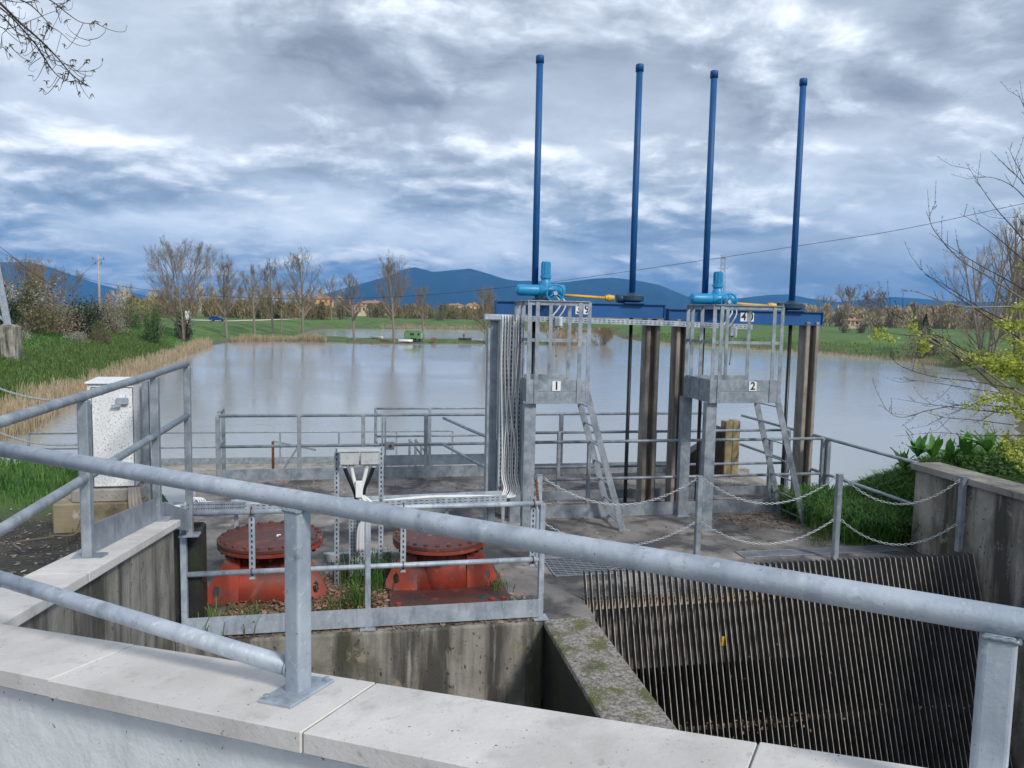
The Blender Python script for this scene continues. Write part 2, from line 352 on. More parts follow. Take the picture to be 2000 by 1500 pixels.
def axis(lims, fine, grow, ends):
    a, b = lims; L = list(np.arange(a, b+1e-6, fine)); st = fine; x = b
    while x < ends[1]: st *= grow; x += st; L.append(x)
    st = fine; x = a; P = []
    while x > ends[0]: st *= grow; x -= st; P.append(x)
    return np.array(P[::-1]+L)
def snap(ax, vals):
    for v in vals: ax[np.argmin(abs(ax-v))] = v
    return np.sort(ax)
GRASS = MAT('grass_ground', (.055,.13,.02), (.12,.21,.04), .6, .95, 0, 1.0, 6, [((.15,.23,.055), .045, .46, .66, (1,1,1), .7), ((.026,.07,.018), .16, .52, .68, (1,1,1), .75), ((.028,.06,.02), 1.3, .53, .68, (1,1,1), .8), ((.15,.15,.06), 2.2, .62, .78, (1,1,1), .6)], bdist=.15)
def terrain():
    sx = snap(axis((-12, 12), .25, 1.085, (-9500, 9500)), [-1.56, -2.42, 6.98, 7.3])
    ty = snap(axis((-4, 26), .25, 1.05, (-60, 12500)), [6.92, 13.52, 8.46])
    S, T = np.meshgrid(sx, ty); X = S*US.x+T*VS.x; Y = S*US.y+T*VS.y
    Z = height(X, Y); n, m = S.shape
    V = np.stack([X, Y, Z], -1).reshape(-1, 3)
    cs = (S[:-1, :-1]+S[1:, 1:])/2; ct = (T[:-1, :-1]+T[1:, 1:])/2
    cut = ((cs > -1.56) & (cs < 6.98) & (ct < 13.52) & (ct > -6)) | ((cs > -2.42) & (cs < 6.98) & (ct > 6.92) & (ct < 13.52)) | ((cs >= 6.98) & (cs < 7.3) & (ct < 8.46) & (ct > -6))
    idx = np.arange(n*m).reshape(n, m)
    q = np.stack([idx[:-1, :-1], idx[:-1, 1:], idx[1:, 1:], idx[1:, :-1]], -1)[~cut]
    return raw('terrain', V, q.tolist(), terrain_mat(), smooth=True)
def terrain_mat():
    m = GRASS; nt = m.node_tree; N = nt.nodes.new; L = nt.links.new
    bs = nt.nodes['Principled BSDF']; old = bs.inputs['Base Color'].links[0].from_socket
    at_ = N('ShaderNodeAttribute'); at_.attribute_name = 'soil'
    def nz(sc, lo, hi, det=8):
        g = N('ShaderNodeNewGeometry'); n = N('ShaderNodeTexNoise'); n.inputs['Scale'].default_value = sc; n.inputs['Detail'].default_value = det; L(g.outputs['Position'], n.inputs['Vector'])
        r = N('ShaderNodeMapRange'); r.inputs[1].default_value = lo; r.inputs[2].default_value = hi; L(n.outputs['Fac'], r.inputs[0]); return r.outputs[0]
    def mix(f, a, b):
        n = N('ShaderNodeMix'); n.data_type = 'RGBA'
        for i, v in ((0, f), (6, a), (7, b)):
            if hasattr(v, 'type'): L(v, n.inputs[i])
            else: n.inputs[i].default_value = (*v, 1)
        return n.outputs[2]
    dirt = mix(nz(3, .4, .65), (.035,.032,.03), (.075,.066,.055))
    dirt = mix(nz(50, .60, .66), dirt, (.24,.22,.19)); dirt = mix(nz(1.6, .56, .68), dirt, (.11,.095,.045))
    sep = N('ShaderNodeSeparateColor'); L(at_.outputs['Color'], sep.inputs[0])
    c = mix(sep.outputs[0], old, dirt)
    mud = mix(nz(2, .4, .65), (.10,.085,.055), (.19,.155,.09))
    c = mix(sep.outputs[1], c, mud)
    tan = mix(nz(.03, .42, .62), (.10,.16,.045), (.16,.15,.07))
    c = mix(sep.outputs[2], c, tan)
    L(c, bs.inputs['Base Color']); return m
ter = setting(terrain())
def paint_soil():
    me = ter.data; n = len(me.vertices); co = np.zeros(n*3); me.vertices.foreach_get('co', co); co = co.reshape(-1, 3)
    X, Y, Z = co.T; S = X*US.x+Y*US.y; T = X*VS.x+Y*VS.y
    edge = 6.9+.5*vnoise(S*1.5, T*.7)
    dirt = (1-sst(-.5, .5, T-edge))*(S < 1)
    mud = (1-sst(.15, .8, Z-WL)) * (Y > 14)
    tan = sst(330, 600, Y)
    a = me.color_attributes.new('soil', 'FLOAT_COLOR', 'POINT')
    a.data.foreach_set('color', np.stack([dirt, mud, tan, np.ones(n)], -1).ravel())
paint_soil()
def water():
    m = bpy.data.materials.new('pond_water'); m.use_nodes = True; nt = m.node_tree; N = nt.nodes.new; L = nt.links.new; bs = nt.nodes['Principled BSDF']
    bs.inputs['Base Color'].default_value = (.33,.345,.345,1); bs.inputs['Roughness'].default_value = .10; bs.inputs['IOR'].default_value = 1.333
    g = N('ShaderNodeNewGeometry')
    def nz(sc, st, det):
        mp = N('ShaderNodeMapping'); L(g.outputs['Position'], mp.inputs[0]); mp.inputs['Scale'].default_value = st
        n = N('ShaderNodeTexNoise'); n.inputs['Scale'].default_value = sc; n.inputs['Detail'].default_value = det; n.inputs['Roughness'].default_value = .55; L(mp.outputs[0], n.inputs['Vector']); return n.outputs['Fac']
    a = nz(2.6, (.7, 1.0, 1), 5); b = nz(.5, (.8, 1, 1), 3); calm = nz(.035, (1, 1.6, 1), 3)
    mr = N('ShaderNodeMapRange'); L(calm, mr.inputs[0]); mr.inputs[1].default_value = .38; mr.inputs[2].default_value = .62; mr.inputs[3].default_value = .05; mr.inputs[4].default_value = .48
    ad = N('ShaderNodeMath'); ad.operation = 'MULTIPLY_ADD'; L(b, ad.inputs[0]); ad.inputs[1].default_value = .8; L(a, ad.inputs[2])
    bp = N('ShaderNodeBump'); bp.inputs['Distance'].default_value = .05; L(ad.outputs[0], bp.inputs['Height']); L(mr.outputs[0], bp.inputs['Strength']); L(bp.outputs[0], bs.inputs['Normal'])
    v = [(-130, 12, WL), (120, 12, WL), (120, 345, WL), (-130, 345, WL)]
    return raw('pond', v, [(0, 1, 2, 3)], m)
setting(water())
HILL = MAT('wooded_hillside', (.008,.026,.036), (.018,.042,.05), .002, 1, 0, .6, .012, [((.05,.085,.07), .0035, .56, .68, (1,1,1), .6), ((.006,.012,.014), .002, .5, .66, (1,1,1), .7)], spec=.1, bdist=20)
def hill(name, prof, Y, depth, label, seed=0):     # prof: crest pixels; a ridge with a front and a back slope
    rnd = np.random.RandomState(seed); n = 90; m = 26
    px = np.array([p[0] for p in prof], float); py = np.array([p[1] for p in prof], float)
    xs = np.linspace(px[0], px[-1], n); ys = np.interp(xs, px, py); V = []
    ph = rnd.rand(8)*6.28
    for i in range(n):
        c = at(xs[i], ys[i], Y)
        for j in range(m):
            v = j/(m-1)*2-1.2              # -1.2 front foot .. 0 crest .. .8 back foot
            hgt_ = max(0, c.z+12)
            prof_ = (1-min(1, abs(v)/1.2))**1.15 if v < 0 else (1-v/.8)**1.1 if v < .8 else 0
            spur = 1+.10*math.sin(xs[i]*.05+ph[0]+v*2)*min(1, abs(v)*3)+.07*math.sin(xs[i]*.13+ph[1]-v*3)*min(1, abs(v)*3)
            yy = Y+v*depth+ (60*math.sin(xs[i]*.03+ph[2]))
            V.append((c.x*(1+v*depth*.25/Y), yy, -12+hgt_*prof_*spur))
    fs = [(i*m+j, (i+1)*m+j, (i+1)*m+j+1, i*m+j+1) for i in range(n-1) for j in range(m-1)]
    o = raw(name, V, fs, HILL, smooth=True); return setting(o, label=label)
hill('hill', [(480,612),(560,598),(620,578),(680,560),(730,547),(760,540),(790,527),(812,522),(845,531),(880,527),(918,524),(945,532),(985,545),(1010,549),(1050,548),(1080,552),(1110,550),(1160,544),(1200,543),(1250,549),(1290,556),(1330,573),(1370,590),(1430,612)], 8200, 1900, 'long blue wooded mountain with three rounded summits', 1)
hill('hill', [(1330,612),(1380,596),(1440,583),(1500,576),(1540,575),(1580,582),(1640,590),(1690,584),(1740,580),(1800,583),(1860,588),(1920,590),(2050,584),(2300,600),(2420,632)], 9300, 1500, 'low blue ridge on the right horizon', 2)
hill('hill', [(-420,560),(-200,518),(-60,511),(60,512),(110,524),(150,541),(190,555),(240,568),(300,580),(370,588),(440,594),(520,602),(600,612)], 9800, 1500, 'blue mountain flank sloping down at the left edge', 3)
def haze():
    m = bpy.data.materials.new('thin_haze'); m.use_nodes = True; nt = m.node_tree; nt.nodes.clear()
    o = nt.nodes.new('ShaderNodeOutputMaterial'); v = nt.nodes.new('ShaderNodeVolumePrincipled')
    v.inputs['Color'].default_value = (.14, .46, 1.0, 1); v.inputs['Density'].default_value = HAZE_D; v.inputs['Anisotropy'].default_value = .0
    nt.links.new(v.outputs[0], o.inputs['Volume'])
    b = MB().box(-11500, 11500, -400, 13500, -16, 700).build('haze', m); return setting(b, 'stuff', 'thin blue haze in the air over the plain')
HAZE_D = 1.0e-4
haze()
# ------------------------------------------------------------------ concrete works
ZD = -1.3
def structure():
    # deck slab, split around the gate slot
    m = MB()
    m.boxS(-2.4, 2.24, 6.88, 13.5, -2.1, ZD)                # left part
    m.boxS(2.24, 6.95, 7.36, 10.52, -2.1, ZD)               # in front of the slot
    m.boxS(2.24, 6.95, 11.18, 13.5, -2.1, ZD)               # behind the slot
    d = m.build('deck', DECK, None); setting(d)
    w = MB(); w.boxS(-1.9, 1.72, 6.84, 7.2, -6.2, ZD-.006)
    tag(w.build('retaining_wall', CONCW, None, .02, 2), 'stained concrete wall below the railing in front of the red pipe covers', 'wall')
    p = MB()
    n = 14; vs = []
    dw_ = thing('divider_wall', 'mossy rough concrete divider wall beside the bar screen', 'wall', W(1.97, 4, -4.6))
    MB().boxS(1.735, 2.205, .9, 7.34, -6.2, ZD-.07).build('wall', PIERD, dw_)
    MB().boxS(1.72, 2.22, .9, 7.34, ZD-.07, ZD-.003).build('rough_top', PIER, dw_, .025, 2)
    sc_ = MB(); sc_.boxS(6.953, 7.2, 8.445, 13.44, -6.2, ZD-.012); tag(sc_.build('bank_side_wall', CONC, None), 'low concrete wall closing the deck towards the grassy bank', 'wall')
    b = MB(); b.boxS(-2.2, 7.4, 13.45, 13.6, -6.2, ZD-.01); b.boxS(-2.39, -1.9, 6.9, 13.45, -6.2, ZD-2.1-.02+2.08)
    tag(b.build('pond_side_wall', CONC, None), 'concrete wall carrying the pond side of the deck', 'wall')
    f = MB(); f.boxS(-1.6, 7.2, -1, 13.4, -6.4, -4.6); setting(f.build('basin_floor', DARK, None))  # wet floor, with the bay's shade put into its near-black colour
    c = MB(); c.boxS(2.24, 6.95, 9.2, 9.4, -4.6, -2.1); setting(c.build('chamber_wall', PIERD, None))  # shade inside the chamber is painted by this near-black colour
    lw = MB(); lw.boxS(-1.76, -1.36, 6.97, 7.25, -2.1, -.34)
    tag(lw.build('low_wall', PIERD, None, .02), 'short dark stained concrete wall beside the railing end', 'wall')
structure()
def parapet():
    A = R(-27.5); a = Vector((math.cos(A), math.sin(A), 0)); n = Vector((-math.sin(A), math.cos(A), 0)); Pb = Vector((-.5285, 1.8768, 0))
    zt = lambda q: .63+.118*q
    root = thing('parapet_wall', 'white painted parapet wall with pale concrete coping in the foreground', 'wall', Pb)
    def slab(q0, q1, o0, o1, t0, t1):   # o across, t thickness below coping top
        pts = []
        for th in (t1, t0):
            for q, o in ((q0, o0), (q1, o0), (q1, o1), (q0, o1)):
                pts.append(Pb+a*q+n*o+Vector((0, 0, zt(q)-th)))
        return MB().hexa(pts)
    m = MB(); pts = []
    for zz in (None, 1):
        for q, o in ((-1.95, -.115), (7.5, -.115), (7.5, .085), (-1.95, .085)):
            pts.append(Pb+a*q+n*o+Vector((0, 0, -6.2 if zz is None else zt(min(q, 7.5))-.052)))
    m.hexa(pts); m.build('wall', WHITE, root)
    cuts = [-1.52, -.78, .165, 1.11, 2.05, 3.0, 4.0, 5.0, 6.0, 7.5]
    for i in range(len(cuts)-1):
        g = .0022; dz = (i % 3-1)*.0012
        slab(cuts[i]+g, cuts[i+1]-g, -.165-.003*(i % 2), .105, dz, .052).build('coping_slab', COPE, root, .0022, 1)
        if i: slab(cuts[i]-.0035, cuts[i]+.0035, -.160, .100, .0035, .0515).build('mortar_joint', GROUT, root)
    # the corner slab is mitred against the wing coping
    q = [Pb+a*-1.9+n*-.165, Pb+a*-1.524+n*-.165, Pb+a*-1.524+n*.105, Pb+a*-1.62+n*.105, Pb+a*-1.9+n*.02]
    MB().prism([p+Vector((0, 0, zt(-1.72)-.052)) for p in q], (0, 0, .05)).build('coping_slab', COPE, root, .005, 2)
    # railing on it
    rr = thing('foreground_railing', 'thick galvanised tube railing on the white parapet in the foreground', 'railing', Pb+Vector((0, 0, .63)))
    P = lambda q, z: Pb+a*q+Vector((0, 0, z))
    MB().tube([P(-1.58, 1.127), P(-.6, 1.127), P(.4, 1.127), P(1.6, 1.127), P(3.0, 1.127), P(4.6, 1.127)], .0242, 24).build('top_rail', GALVN, rr)
    MB().tube([P(-1.58, .688), P(-.8, .688), P(-.03, .688)], .0242, 24).build('middle_rail', GALVN, rr)
    MB().torus(P(-.0265, .688), a, .0245, .0035, 24, 6).build('weld_bead', GALVD, rr)
    for q in (0.0, 1.485, 2.97):
        z0 = zt(q)
        MB().bar(P(q, z0), P(q, 1.108), .05, .05, n).build('post', GALVN, rr, .008, 3)
        wb = .0255
        ring = [P(q, 1.104)+a*x_+n*y_ for x_, y_ in ((-wb, -wb), (wb, -wb), (wb, wb), (-wb, wb), (-wb, -wb))]
        MB().tube([ring[0].lerp(ring[1], f_)+Vector((0, 0, .0015*math.sin(f_*40))) for f_ in [i_/10 for i_ in range(11)]], .0042, 6).tube([ring[1].lerp(ring[2], f_)+Vector((0, 0, .0015*math.sin(f_*40))) for f_ in [i_/10 for i_ in range(11)]], .0042, 6).build('weld_bead', GALVD, rr)
        pl = [P(q, z0)+a*dx+n*dy+Vector((0, 0, .118*dx)) for dx, dy in ((-.055, -.085), (.055, -.085), (.055, .075), (-.055, .075))]
        bp = MB().prism([p+Vector((0, 0, -.001)) for p in pl], (0, 0, .009)).build('base_plate', GALVN, rr, .002)
        for dx, dy in ((-.04, -.07), (.04, .06)):
            MB().lathe(P(q, z0+.118*dx+.007)+a*dx+n*dy, [(.009, 0), (.009, .008), (.005, .011)], 6).build('bolt', GALVD, bp)
    # wing wall
    zc = lambda t: .44-.135*(t-3.0)
    wr = thing('wing_wall', 'concrete wing wall with pale sloping coping running towards the white cabinet', 'wall', W(-1.42, 4.2, 0))
    def wslab(s0, s1, t0, t1, th0, th1):
        pts = []
        for th in (th1, th0):
            for s_, t_ in ((s0, t0), (s1, t0), (s1, t1), (s0, t1)): pts.append(W(s_, t_, zc(t_)-th))
        return MB().hexa(pts)
    pts = []
    for low in (1, 0):
        for s_, t_ in ((-1.54, 2.7), (-1.31, 2.7), (-1.31, 5.78), (-1.54, 5.78)): pts.append(W(s_, t_, -6.2 if low else zc(t_)-.05))
    MB().hexa(pts).build('wall', CONCW, wr)
    tc = [2.93, 3.93, 4.86, 5.72, 5.84]
    for i in range(4): wslab(-1.555, -1.275, tc[i]+.003, tc[i+1]-.003, 0, .05).build('coping_slab', COPE, wr, .005, 2)
    # wing railing
    wg = thing('wing_railing', 'galvanised railing with kick plate on the left wing wall beside the cabinet', 'railing', W(-1.42, 4.37, .3))
    MB().tube([W(-1.42, t_, 1.122) for t_ in (2.86, 4, 5.2, 6.84)], .0242, 18).build('top_rail', GALV, wg)
    MB().tube([W(-1.42, t_, .688) for t_ in (2.86, 4, 5.2, 6.84)], .0242, 18).build('middle_rail', GALV, wg)
    for t_, z0 in ((4.37, zc(4.37)), (5.8, zc(5.72)), (6.84, -.34)):
        MB().boxS(-1.446, -1.394, t_-.03, t_+.03, z0, 1.10).build('post', GALV, wg, .006, 2)
        bp = MB().boxS(-1.50, -1.34, t_-.06, t_+.06, z0-.012, z0+.006).build('base_plate', GALV, wg, .002)
    pp = [W(-1.425, 4.41, zc(4.41)+.01), W(-1.425, 5.76, zc(5.76)+.01), W(-1.425, 5.76, zc(5.76)+.17), W(-1.425, 4.41, zc(4.41)+.17)]
    MB().prism(pp, US*.006).build('kick_plate', GALV, wg)
    pp = [W(-1.425, 5.84, .02), W(-1.425, 6.80, -.30), W(-1.425, 6.80, -.12), W(-1.425, 5.84, .2)]
    MB().prism(pp, US*.006).build('kick_plate', GALV, wg)
parapet()
def road():
    A = R(-27.5); a = Vector((math.cos(A), math.sin(A), 0)); n = Vector((-math.sin(A), math.cos(A), 0)); Pb = Vector((-.5285, 1.8768, 0))
    q = [Pb+a*-2.2+n*-.11, Pb+a*-2.2+n*-9, Pb+a*9+n*-9, Pb+a*9+n*-.11]
    setting(raw('road', [p+Vector((0, 0, .004)) for p in q], [(0, 1, 2, 3)], ROAD))
road()
# right-hand wing wall
def right_wall():
    r = thing('side_wall', 'weathered concrete side wall with coping right of the bar screen', 'wall', W(7.05, 7.5, ZD))
    MB().boxS(6.94, 7.24, .2, 8.44, -6.2, -.275).build('wall', CONCW, r, .01)
    for t0, t1 in ((.2, 2.4), (2.4, 4.6), (4.6, 6.9), (6.9, 8.46)):
        MB().boxS(6.88, 7.30, t0+.004, t1-.004, -.27, -.19).build('coping_slab', CONC, r, .008, 2)
right_wall()
# ------------------------------------------------------------------ railings
def railing(name, label, pts, posts, ztop=-.2, zmid=-.75, zbase=ZD, r=.021, toe=None, mat=GALV, post=.05, gaps=(), zlow=None):
    """pts: list of (s,t) corners, posts: list of (s,t)"""
    o = thing(name, label, 'railing', W(*posts[0], zbase))
    def rail(z, nm):
        P = [W(s_, t_, z) for s_, t_ in pts]
        for i in range(len(P)-1): MB().tube([P[i], P[i].lerp(P[i+1], .5), P[i+1]], r, 12).build(nm, mat, o)
    rail(ztop, 'top_rail'); rail(zmid, 'middle_rail')
    for s_, t_ in posts:
        pb = MB().boxS(s_-post/2, s_+post/2, t_-post*.6, t_+post*.6, zbase, ztop).build('post', mat, o, .004)
        MB().boxS(s_-.07, s_+.07, t_-.07, t_+.07, zbase+.001, zbase+.012).build('base_plate', mat, pb)
    if toe:
        for i in range(len(pts)-1):
            (s0, t0), (s1, t1) = pts[i], pts[i+1]
            d = Vector((s1-s0, t1-t0)).normalized(); nn = Vector((-d.y, d.x))*.004
            off = Vector((d.y, -d.x))*(post*.6+.006)
            q = [W(s0+off.x-nn.x, t0+off.y-nn.y, zbase+toe[0]), W(s1+off.x-nn.x, t1+off.y-nn.y, zbase+toe[0]), W(s1+off.x-nn.x, t1+off.y-nn.y, zbase+toe[1]), W(s0+off.x-nn.x, t0+off.y-nn.y, zbase+toe[1])]
            MB().prism(q, W(nn.x*2, nn.y*2, 0)).build('kick_plate', mat, o)
    return o
nr = railing('deck_railing', 'low grey railing in front of the two red flanged pipe covers', [(-1.49, 6.92), (1.70, 6.92)], [(-1.49, 6.92), (.08, 6.92), (1.70, 6.92)], -.18, -.72, ZD, .024, (.03, .20), GALVN)
# perforated uprights clamped to the railing
def perforated(mb_post, s_, t_, z0, z1, w=.045, parent=None, name='perforated_upright', mat=GALVN):
    o = MB().boxS(s_-w/2, s_+w/2, t_-.003, t_+.003, z0, z1)
    o.boxS(s_-w/2, s_-w/2+.003, t_, t_+.03, z0, z1); o.boxS(s_+w/2-.003, s_+w/2, t_, t_+.03, z0, z1)
    u = o.build(name, mat, parent)
    h = MB(); z = z0+.03
    while z < z1-.03: h.boxS(s_-.007, s_+.007, t_-.0052, t_-.0032, z, z+.026); z += .05
    setting(h.build('slot_row', HOLE, u), 'stuff'); return u
for s_ in (-.93, .40, 1.62):
    u = perforated(None, s_, 6.955, -.80, -.12, .05, nr)
    for z in (-.18, -.72):
        MB().torus(W(s_, 6.92, z), US, .029, .005, 14, 6).build('u_bolt', RUST, u)
railing('slot_front_railing', 'front railing along the gate slot behind the two ladders', [(2.38, 10.40), (6.92, 10.40)], [(2.38, 10.40), (3.22, 10.40), (4.95, 10.40), (6.05, 10.40), (6.92, 10.40)], -.2, -.74, ZD, .022, (.01, .20))
railing('slot_rear_railing', 'second railing behind the gate slot and its grey pillars', [(2.38, 11.26), (6.86, 11.26)], [(2.38, 11.26), (3.0, 11.26), (4.55, 11.26), (6.86, 11.26)], -.2, -.74, ZD, .022, (.06, .2))
railing('pond_railing', 'long railing along the pond edge at the back of the deck', [(-2.31, 13.38), (6.5, 13.38)], [(-2.31, 13.38), (-1.0, 13.38), (.07, 13.38), (1.15, 13.38), (3.6, 13.38), (5.2, 13.38)], -.2, -.72, ZD, .026, (.0, .2), GALV, .065)
railing('gate_post_pair', 'short railing stub of two posts at the left end of the pond railing', [(-2.31, 13.44), (-2.31, 13.9)], [(-2.31, 13.9)], -.15, -.70, ZD, .026, None, GALV, .06)
def balcony():
    o = railing('balcony_railing', 'railing of the small balcony projecting over the pond', [(.3, 13.5), (.3, 14.28), (2.9, 14.28), (2.9, 13.5)], [(.3, 14.28), (1.3, 14.28), (2.9, 14.28)], -.2, -.72, ZD, .02)
    b = MB().boxS(.25, 2.95, 13.62, 14.34, ZD-.13, ZD-.01); tag(b.build('balcony_floor', GALVD, None), 'grey steel floor of the small pond balcony', 'platform')
    p = MB().boxS(.32, 2.9, 14.30, 14.31, ZD+.02, ZD+.22).build('kick_plate', GALVD, o)
balcony()
sr = railing('side_railing', 'tube railing sloping out of view towards the right-hand concrete wall', [(6.95, 13.0), (6.98, 8.46)], [(6.96, 11.2), (6.98, 10.36)], -.2, -.74, ZD, .024, None, GALV, .06)
railing('return_railing', 'short return railing beside the cable riser', [(1.45, 13.3), (1.75, 11.8), (1.95, 10.9)], [(1.95, 10.9)], -.25, -.72, ZD, .024, None, GALV, .06)
# small latch on the pond railing
lt = thing('railing_latch', 'small rusty latch box on the pond railing', 'latch', W(.52, 13.33, -.78))
MB().boxS(.44, .60, 13.30, 13.36, -.80, -.66).build('box', GALVD, lt, .004); MB().lathe(W(.53, 13.298, -.73), [(.03, 0), (.03, .02)], 12, -VS).build('knob', RUST, lt)
MB().boxS(.38, .41, 13.30, 13.34, -1.28, -.18).build('stile', GALVD, lt); MB().boxS(.43, .46, 13.30, 13.34, -1.28, -.18).build('stile', GALVD, lt)
# ------------------------------------------------------------------ gate hoists
TG = 10.83
def pillar(s0, s1, label):
    o = thing('gate_pillar', label, 'pillar', W((s0+s1)/2, TG, ZD), 'weathered pillars of the sluice gates')
    w = s1-s0
    MB().boxS(s0, s0+w*.30, TG-.11, TG+.11, -4.6, 1.56).build('flange', COLM, o, .008)
    MB().boxS(s0+w*.74, s1, TG-.11, TG+.11, -4.6, 1.56).build('flange', COLM, o, .008)
    MB().boxS(s0+w*.30, s0+w*.74, TG-.02, TG+.10, -4.6, 1.555).build('slot_face', SLOT, o)
pillar(1.97, 2.24, 'weathered pillar mostly hidden behind the cable riser')
pillar(4.15, 4.36, 'weathered grey-brown pillar below the right end of beam 39')
pillar(4.62, 4.82, 'weathered grey-brown pillar behind platform 2')
pillar(6.74, 6.96, 'weathered grey-brown pillar at the far right end of the blue beam')
def text(body, loc, size, mat, parent, name='lettering', ext=.002):
    c = bpy.data.curves.new(name, 'FONT'); c.body = body; c.size = size; c.align_x = 'CENTER'; c.align_y = 'CENTER'; c.extrude = ext; c.offset = size*.02
    t = bpy.data.objects.new(name, c); COL.objects.link(t); dg = bpy.context.evaluated_depsgraph_get(); dg.update()
    me = bpy.data.meshes.new_from_object(t.evaluated_get(dg)); bpy.data.objects.remove(t)
    o = bpy.data.objects.new(name, me); me.materials.clear(); me.materials.append(mat); COL.objects.link(o)
    o.rotation_euler = (R(90), 0, TH); o.parent = parent; o.location = Vector(loc)-ORI[parent]; ORI[o] = ORI[parent]; return o
def hoist(s0, s1, sa, sb, zb, num, label):
    o = thing('sluice_hoist', label, 'gate hoist', W((s0+s1)/2, TG, zb-.22), 'sluice gate hoists')
    b = MB(); z1 = zb
    b.boxS(s0, s1, TG-.11, TG+.11, z1-.014, z1); b.boxS(s0, s1, TG-.11, TG+.11, z1-.21, z1-.196)
    b.boxS(s0+.012, s1-.012, TG-.075, TG-.06, z1-.196, z1-.014); b.boxS(s0+.012, s1-.012, TG+.06, TG+.075, z1-.196, z1-.014)
    bm = b.build('beam', BLUE, o)
    for s_ in (s0, s1-.012): MB().boxS(s_, s_+.012, TG-.10, TG+.10, z1-.196, z1-.014).build('end_plate', BLUE, bm)
    for i, (ch, sc) in enumerate(zip(num, (3.115 if num == '39' else 5.70, 3.235 if num == '39' else 5.815))):
        pl = MB().boxS(sc-.052, sc+.052, TG-.0772, TG-.0752, z1-.168, z1-.032).build('number_plate', PLATEW, bm)
        text(ch, W(sc, TG-.0785, z1-.1), .165, INK, pl, 'number')
    for k, s_ in enumerate((sa, sb)):
        p = MB().tube([W(s_, TG, zb+.1), W(s_, TG, 3.5), W(s_, TG, 5.14)], .047, 20).build('stem_cover', BLUE, o)
        MB().lathe(W(s_, TG, 5.09), [(.058, 0), (.058, .085), (.052, .10)], 20, smooth=True).build('cap', BLUE, p)
        MB().tube([W(s_, TG, -4.2), W(s_, TG, -1), W(s_, TG, zb-.2)], .028, 12).build('stem', BLACK, o)
    # second gearbox
    g = MB().lathe(W(sb, TG, zb+.02), [(.10, 0), (.13, .01), (.175, .02), (.18, .035), (.18, .09), (.165, .10), (.10, .115), (.07, .14)], 24).build('gearbox', BLUED, o)
    MB().boxS(sb-.16, sb+.16, TG-.16, TG+.16, zb+.003, zb+.018).build('base_plate', BLUE, g)
    MB().tube([W(sb-.24, TG-.02, zb+.07), W(sb-.1, TG-.02, zb+.07)], .06, 14).build('input_neck', BLUED, g)
    # shaft
    za = zb+.105
    MB().tube([W(sa+.30, TG-.06, za), W(sb-.42, TG-.04, zb+.075)], .020, 14).build('drive_shaft', YELL, o)
    c = MB().lathe(W(sb-.37, TG-.04, zb+.075), [(.026, -.06), (.04, -.05), (.04, -.025), (.05, -.02), (.05, .02), (.042, .03), (.042, .075), (.03, .08)], 18, US).build('coupling', YELL, o)
    # actuator
    ta = TG-.18; zA = zb+.155; sc = sa+.06
    a = MB().lathe(W(sc-.36, ta, zA), [(.05, -.005), (.075, .01), (.08, .03), (.08, .30), (.07, .33)], 24, US, True).build('actuator', CYAN, o)
    MB().lathe(W(sc-.372, ta, zA), [(.045, 0), (.045, .02)], 20, US).build('end_cover', CYAN, a)
    MB().lathe(W(sc-.05, ta, zA), [(.07, 0), (.092, .02), (.092, .20), (.068, .23), (.068, .26), (.088, .27), (.088, .37), (.07, .38)], 24, US, True).build('housing', CYAN, a)
    mo = MB().lathe(W(sc+.055, ta, zA+.05), [(.085, 0), (.075, .06), (.062, .10), (.068, .12), (.078, .125), (.078, .165), (.062, .17), (.062, .345), (.055, .355)], 22, smooth=False).build('motor', CYAN, a)
    for k in range(10):
        an = k*.6283; MB().bar(W(sc+.055+.064*math.cos(an), ta+.064*math.sin(an), zA+.23), W(sc+.055+.064*math.cos(an), ta+.064*math.sin(an), zA+.385), .006, .012, US).build('cooling_fin', CYAN, mo)
    hw = MB().torus(W(sc+.15, ta-.19, zA-.04), VS, .122, .012, 28, 8).build('handwheel', CYAN, a)
    for k in range(3):
        an = R(90+120*k); MB().tube([W(sc+.15, ta-.185, zA-.04), W(sc+.15+.12*math.cos(an), ta-.19, zA-.04+.12*math.sin(an))], .011, 8).build('spoke', CYAN, hw)
    MB().lathe(W(sc+.15, ta-.21, zA-.04), [(.028, 0), (.028, .14)], 12, VS).build('hub', GALVN, hw)
    MB().lathe(W(sc, ta, zb+.005), [(.14, 0), (.14, .03), (.10, .035), (.10, .08)], 20).build('mount', BLUED, a)
    MB().tube(spline([W(sc+.20, ta-.05, zA-.08), W(sc+.26, ta-.08, zA-.17), W(sc+.22, ta-.1, zb-.1), W(sc+.1, ta-.1, zb-.25)], 6), .012, 8).build('power_cable', CABLE, a)
    MB().tube(spline([W(sc+.24, ta-.05, zA-.06), W(sc+.33, ta-.08, zA-.16), W(sc+.30, ta-.1, zb-.12), W(sc+.2, ta-.1, zb-.26)], 6), .010, 8).build('power_cable', CABLE, a)
    return o
hoist(1.90, 4.43, 2.47, 3.94, 1.775, '39', 'left gate hoist: blue beam 39 with two tall blue stem pipes and light blue actuator')
hoist(4.49, 7.02, 5.09, 6.53, 1.715, '40', 'right gate hoist: blue beam 40 with two tall blue stem pipes and light blue actuator')
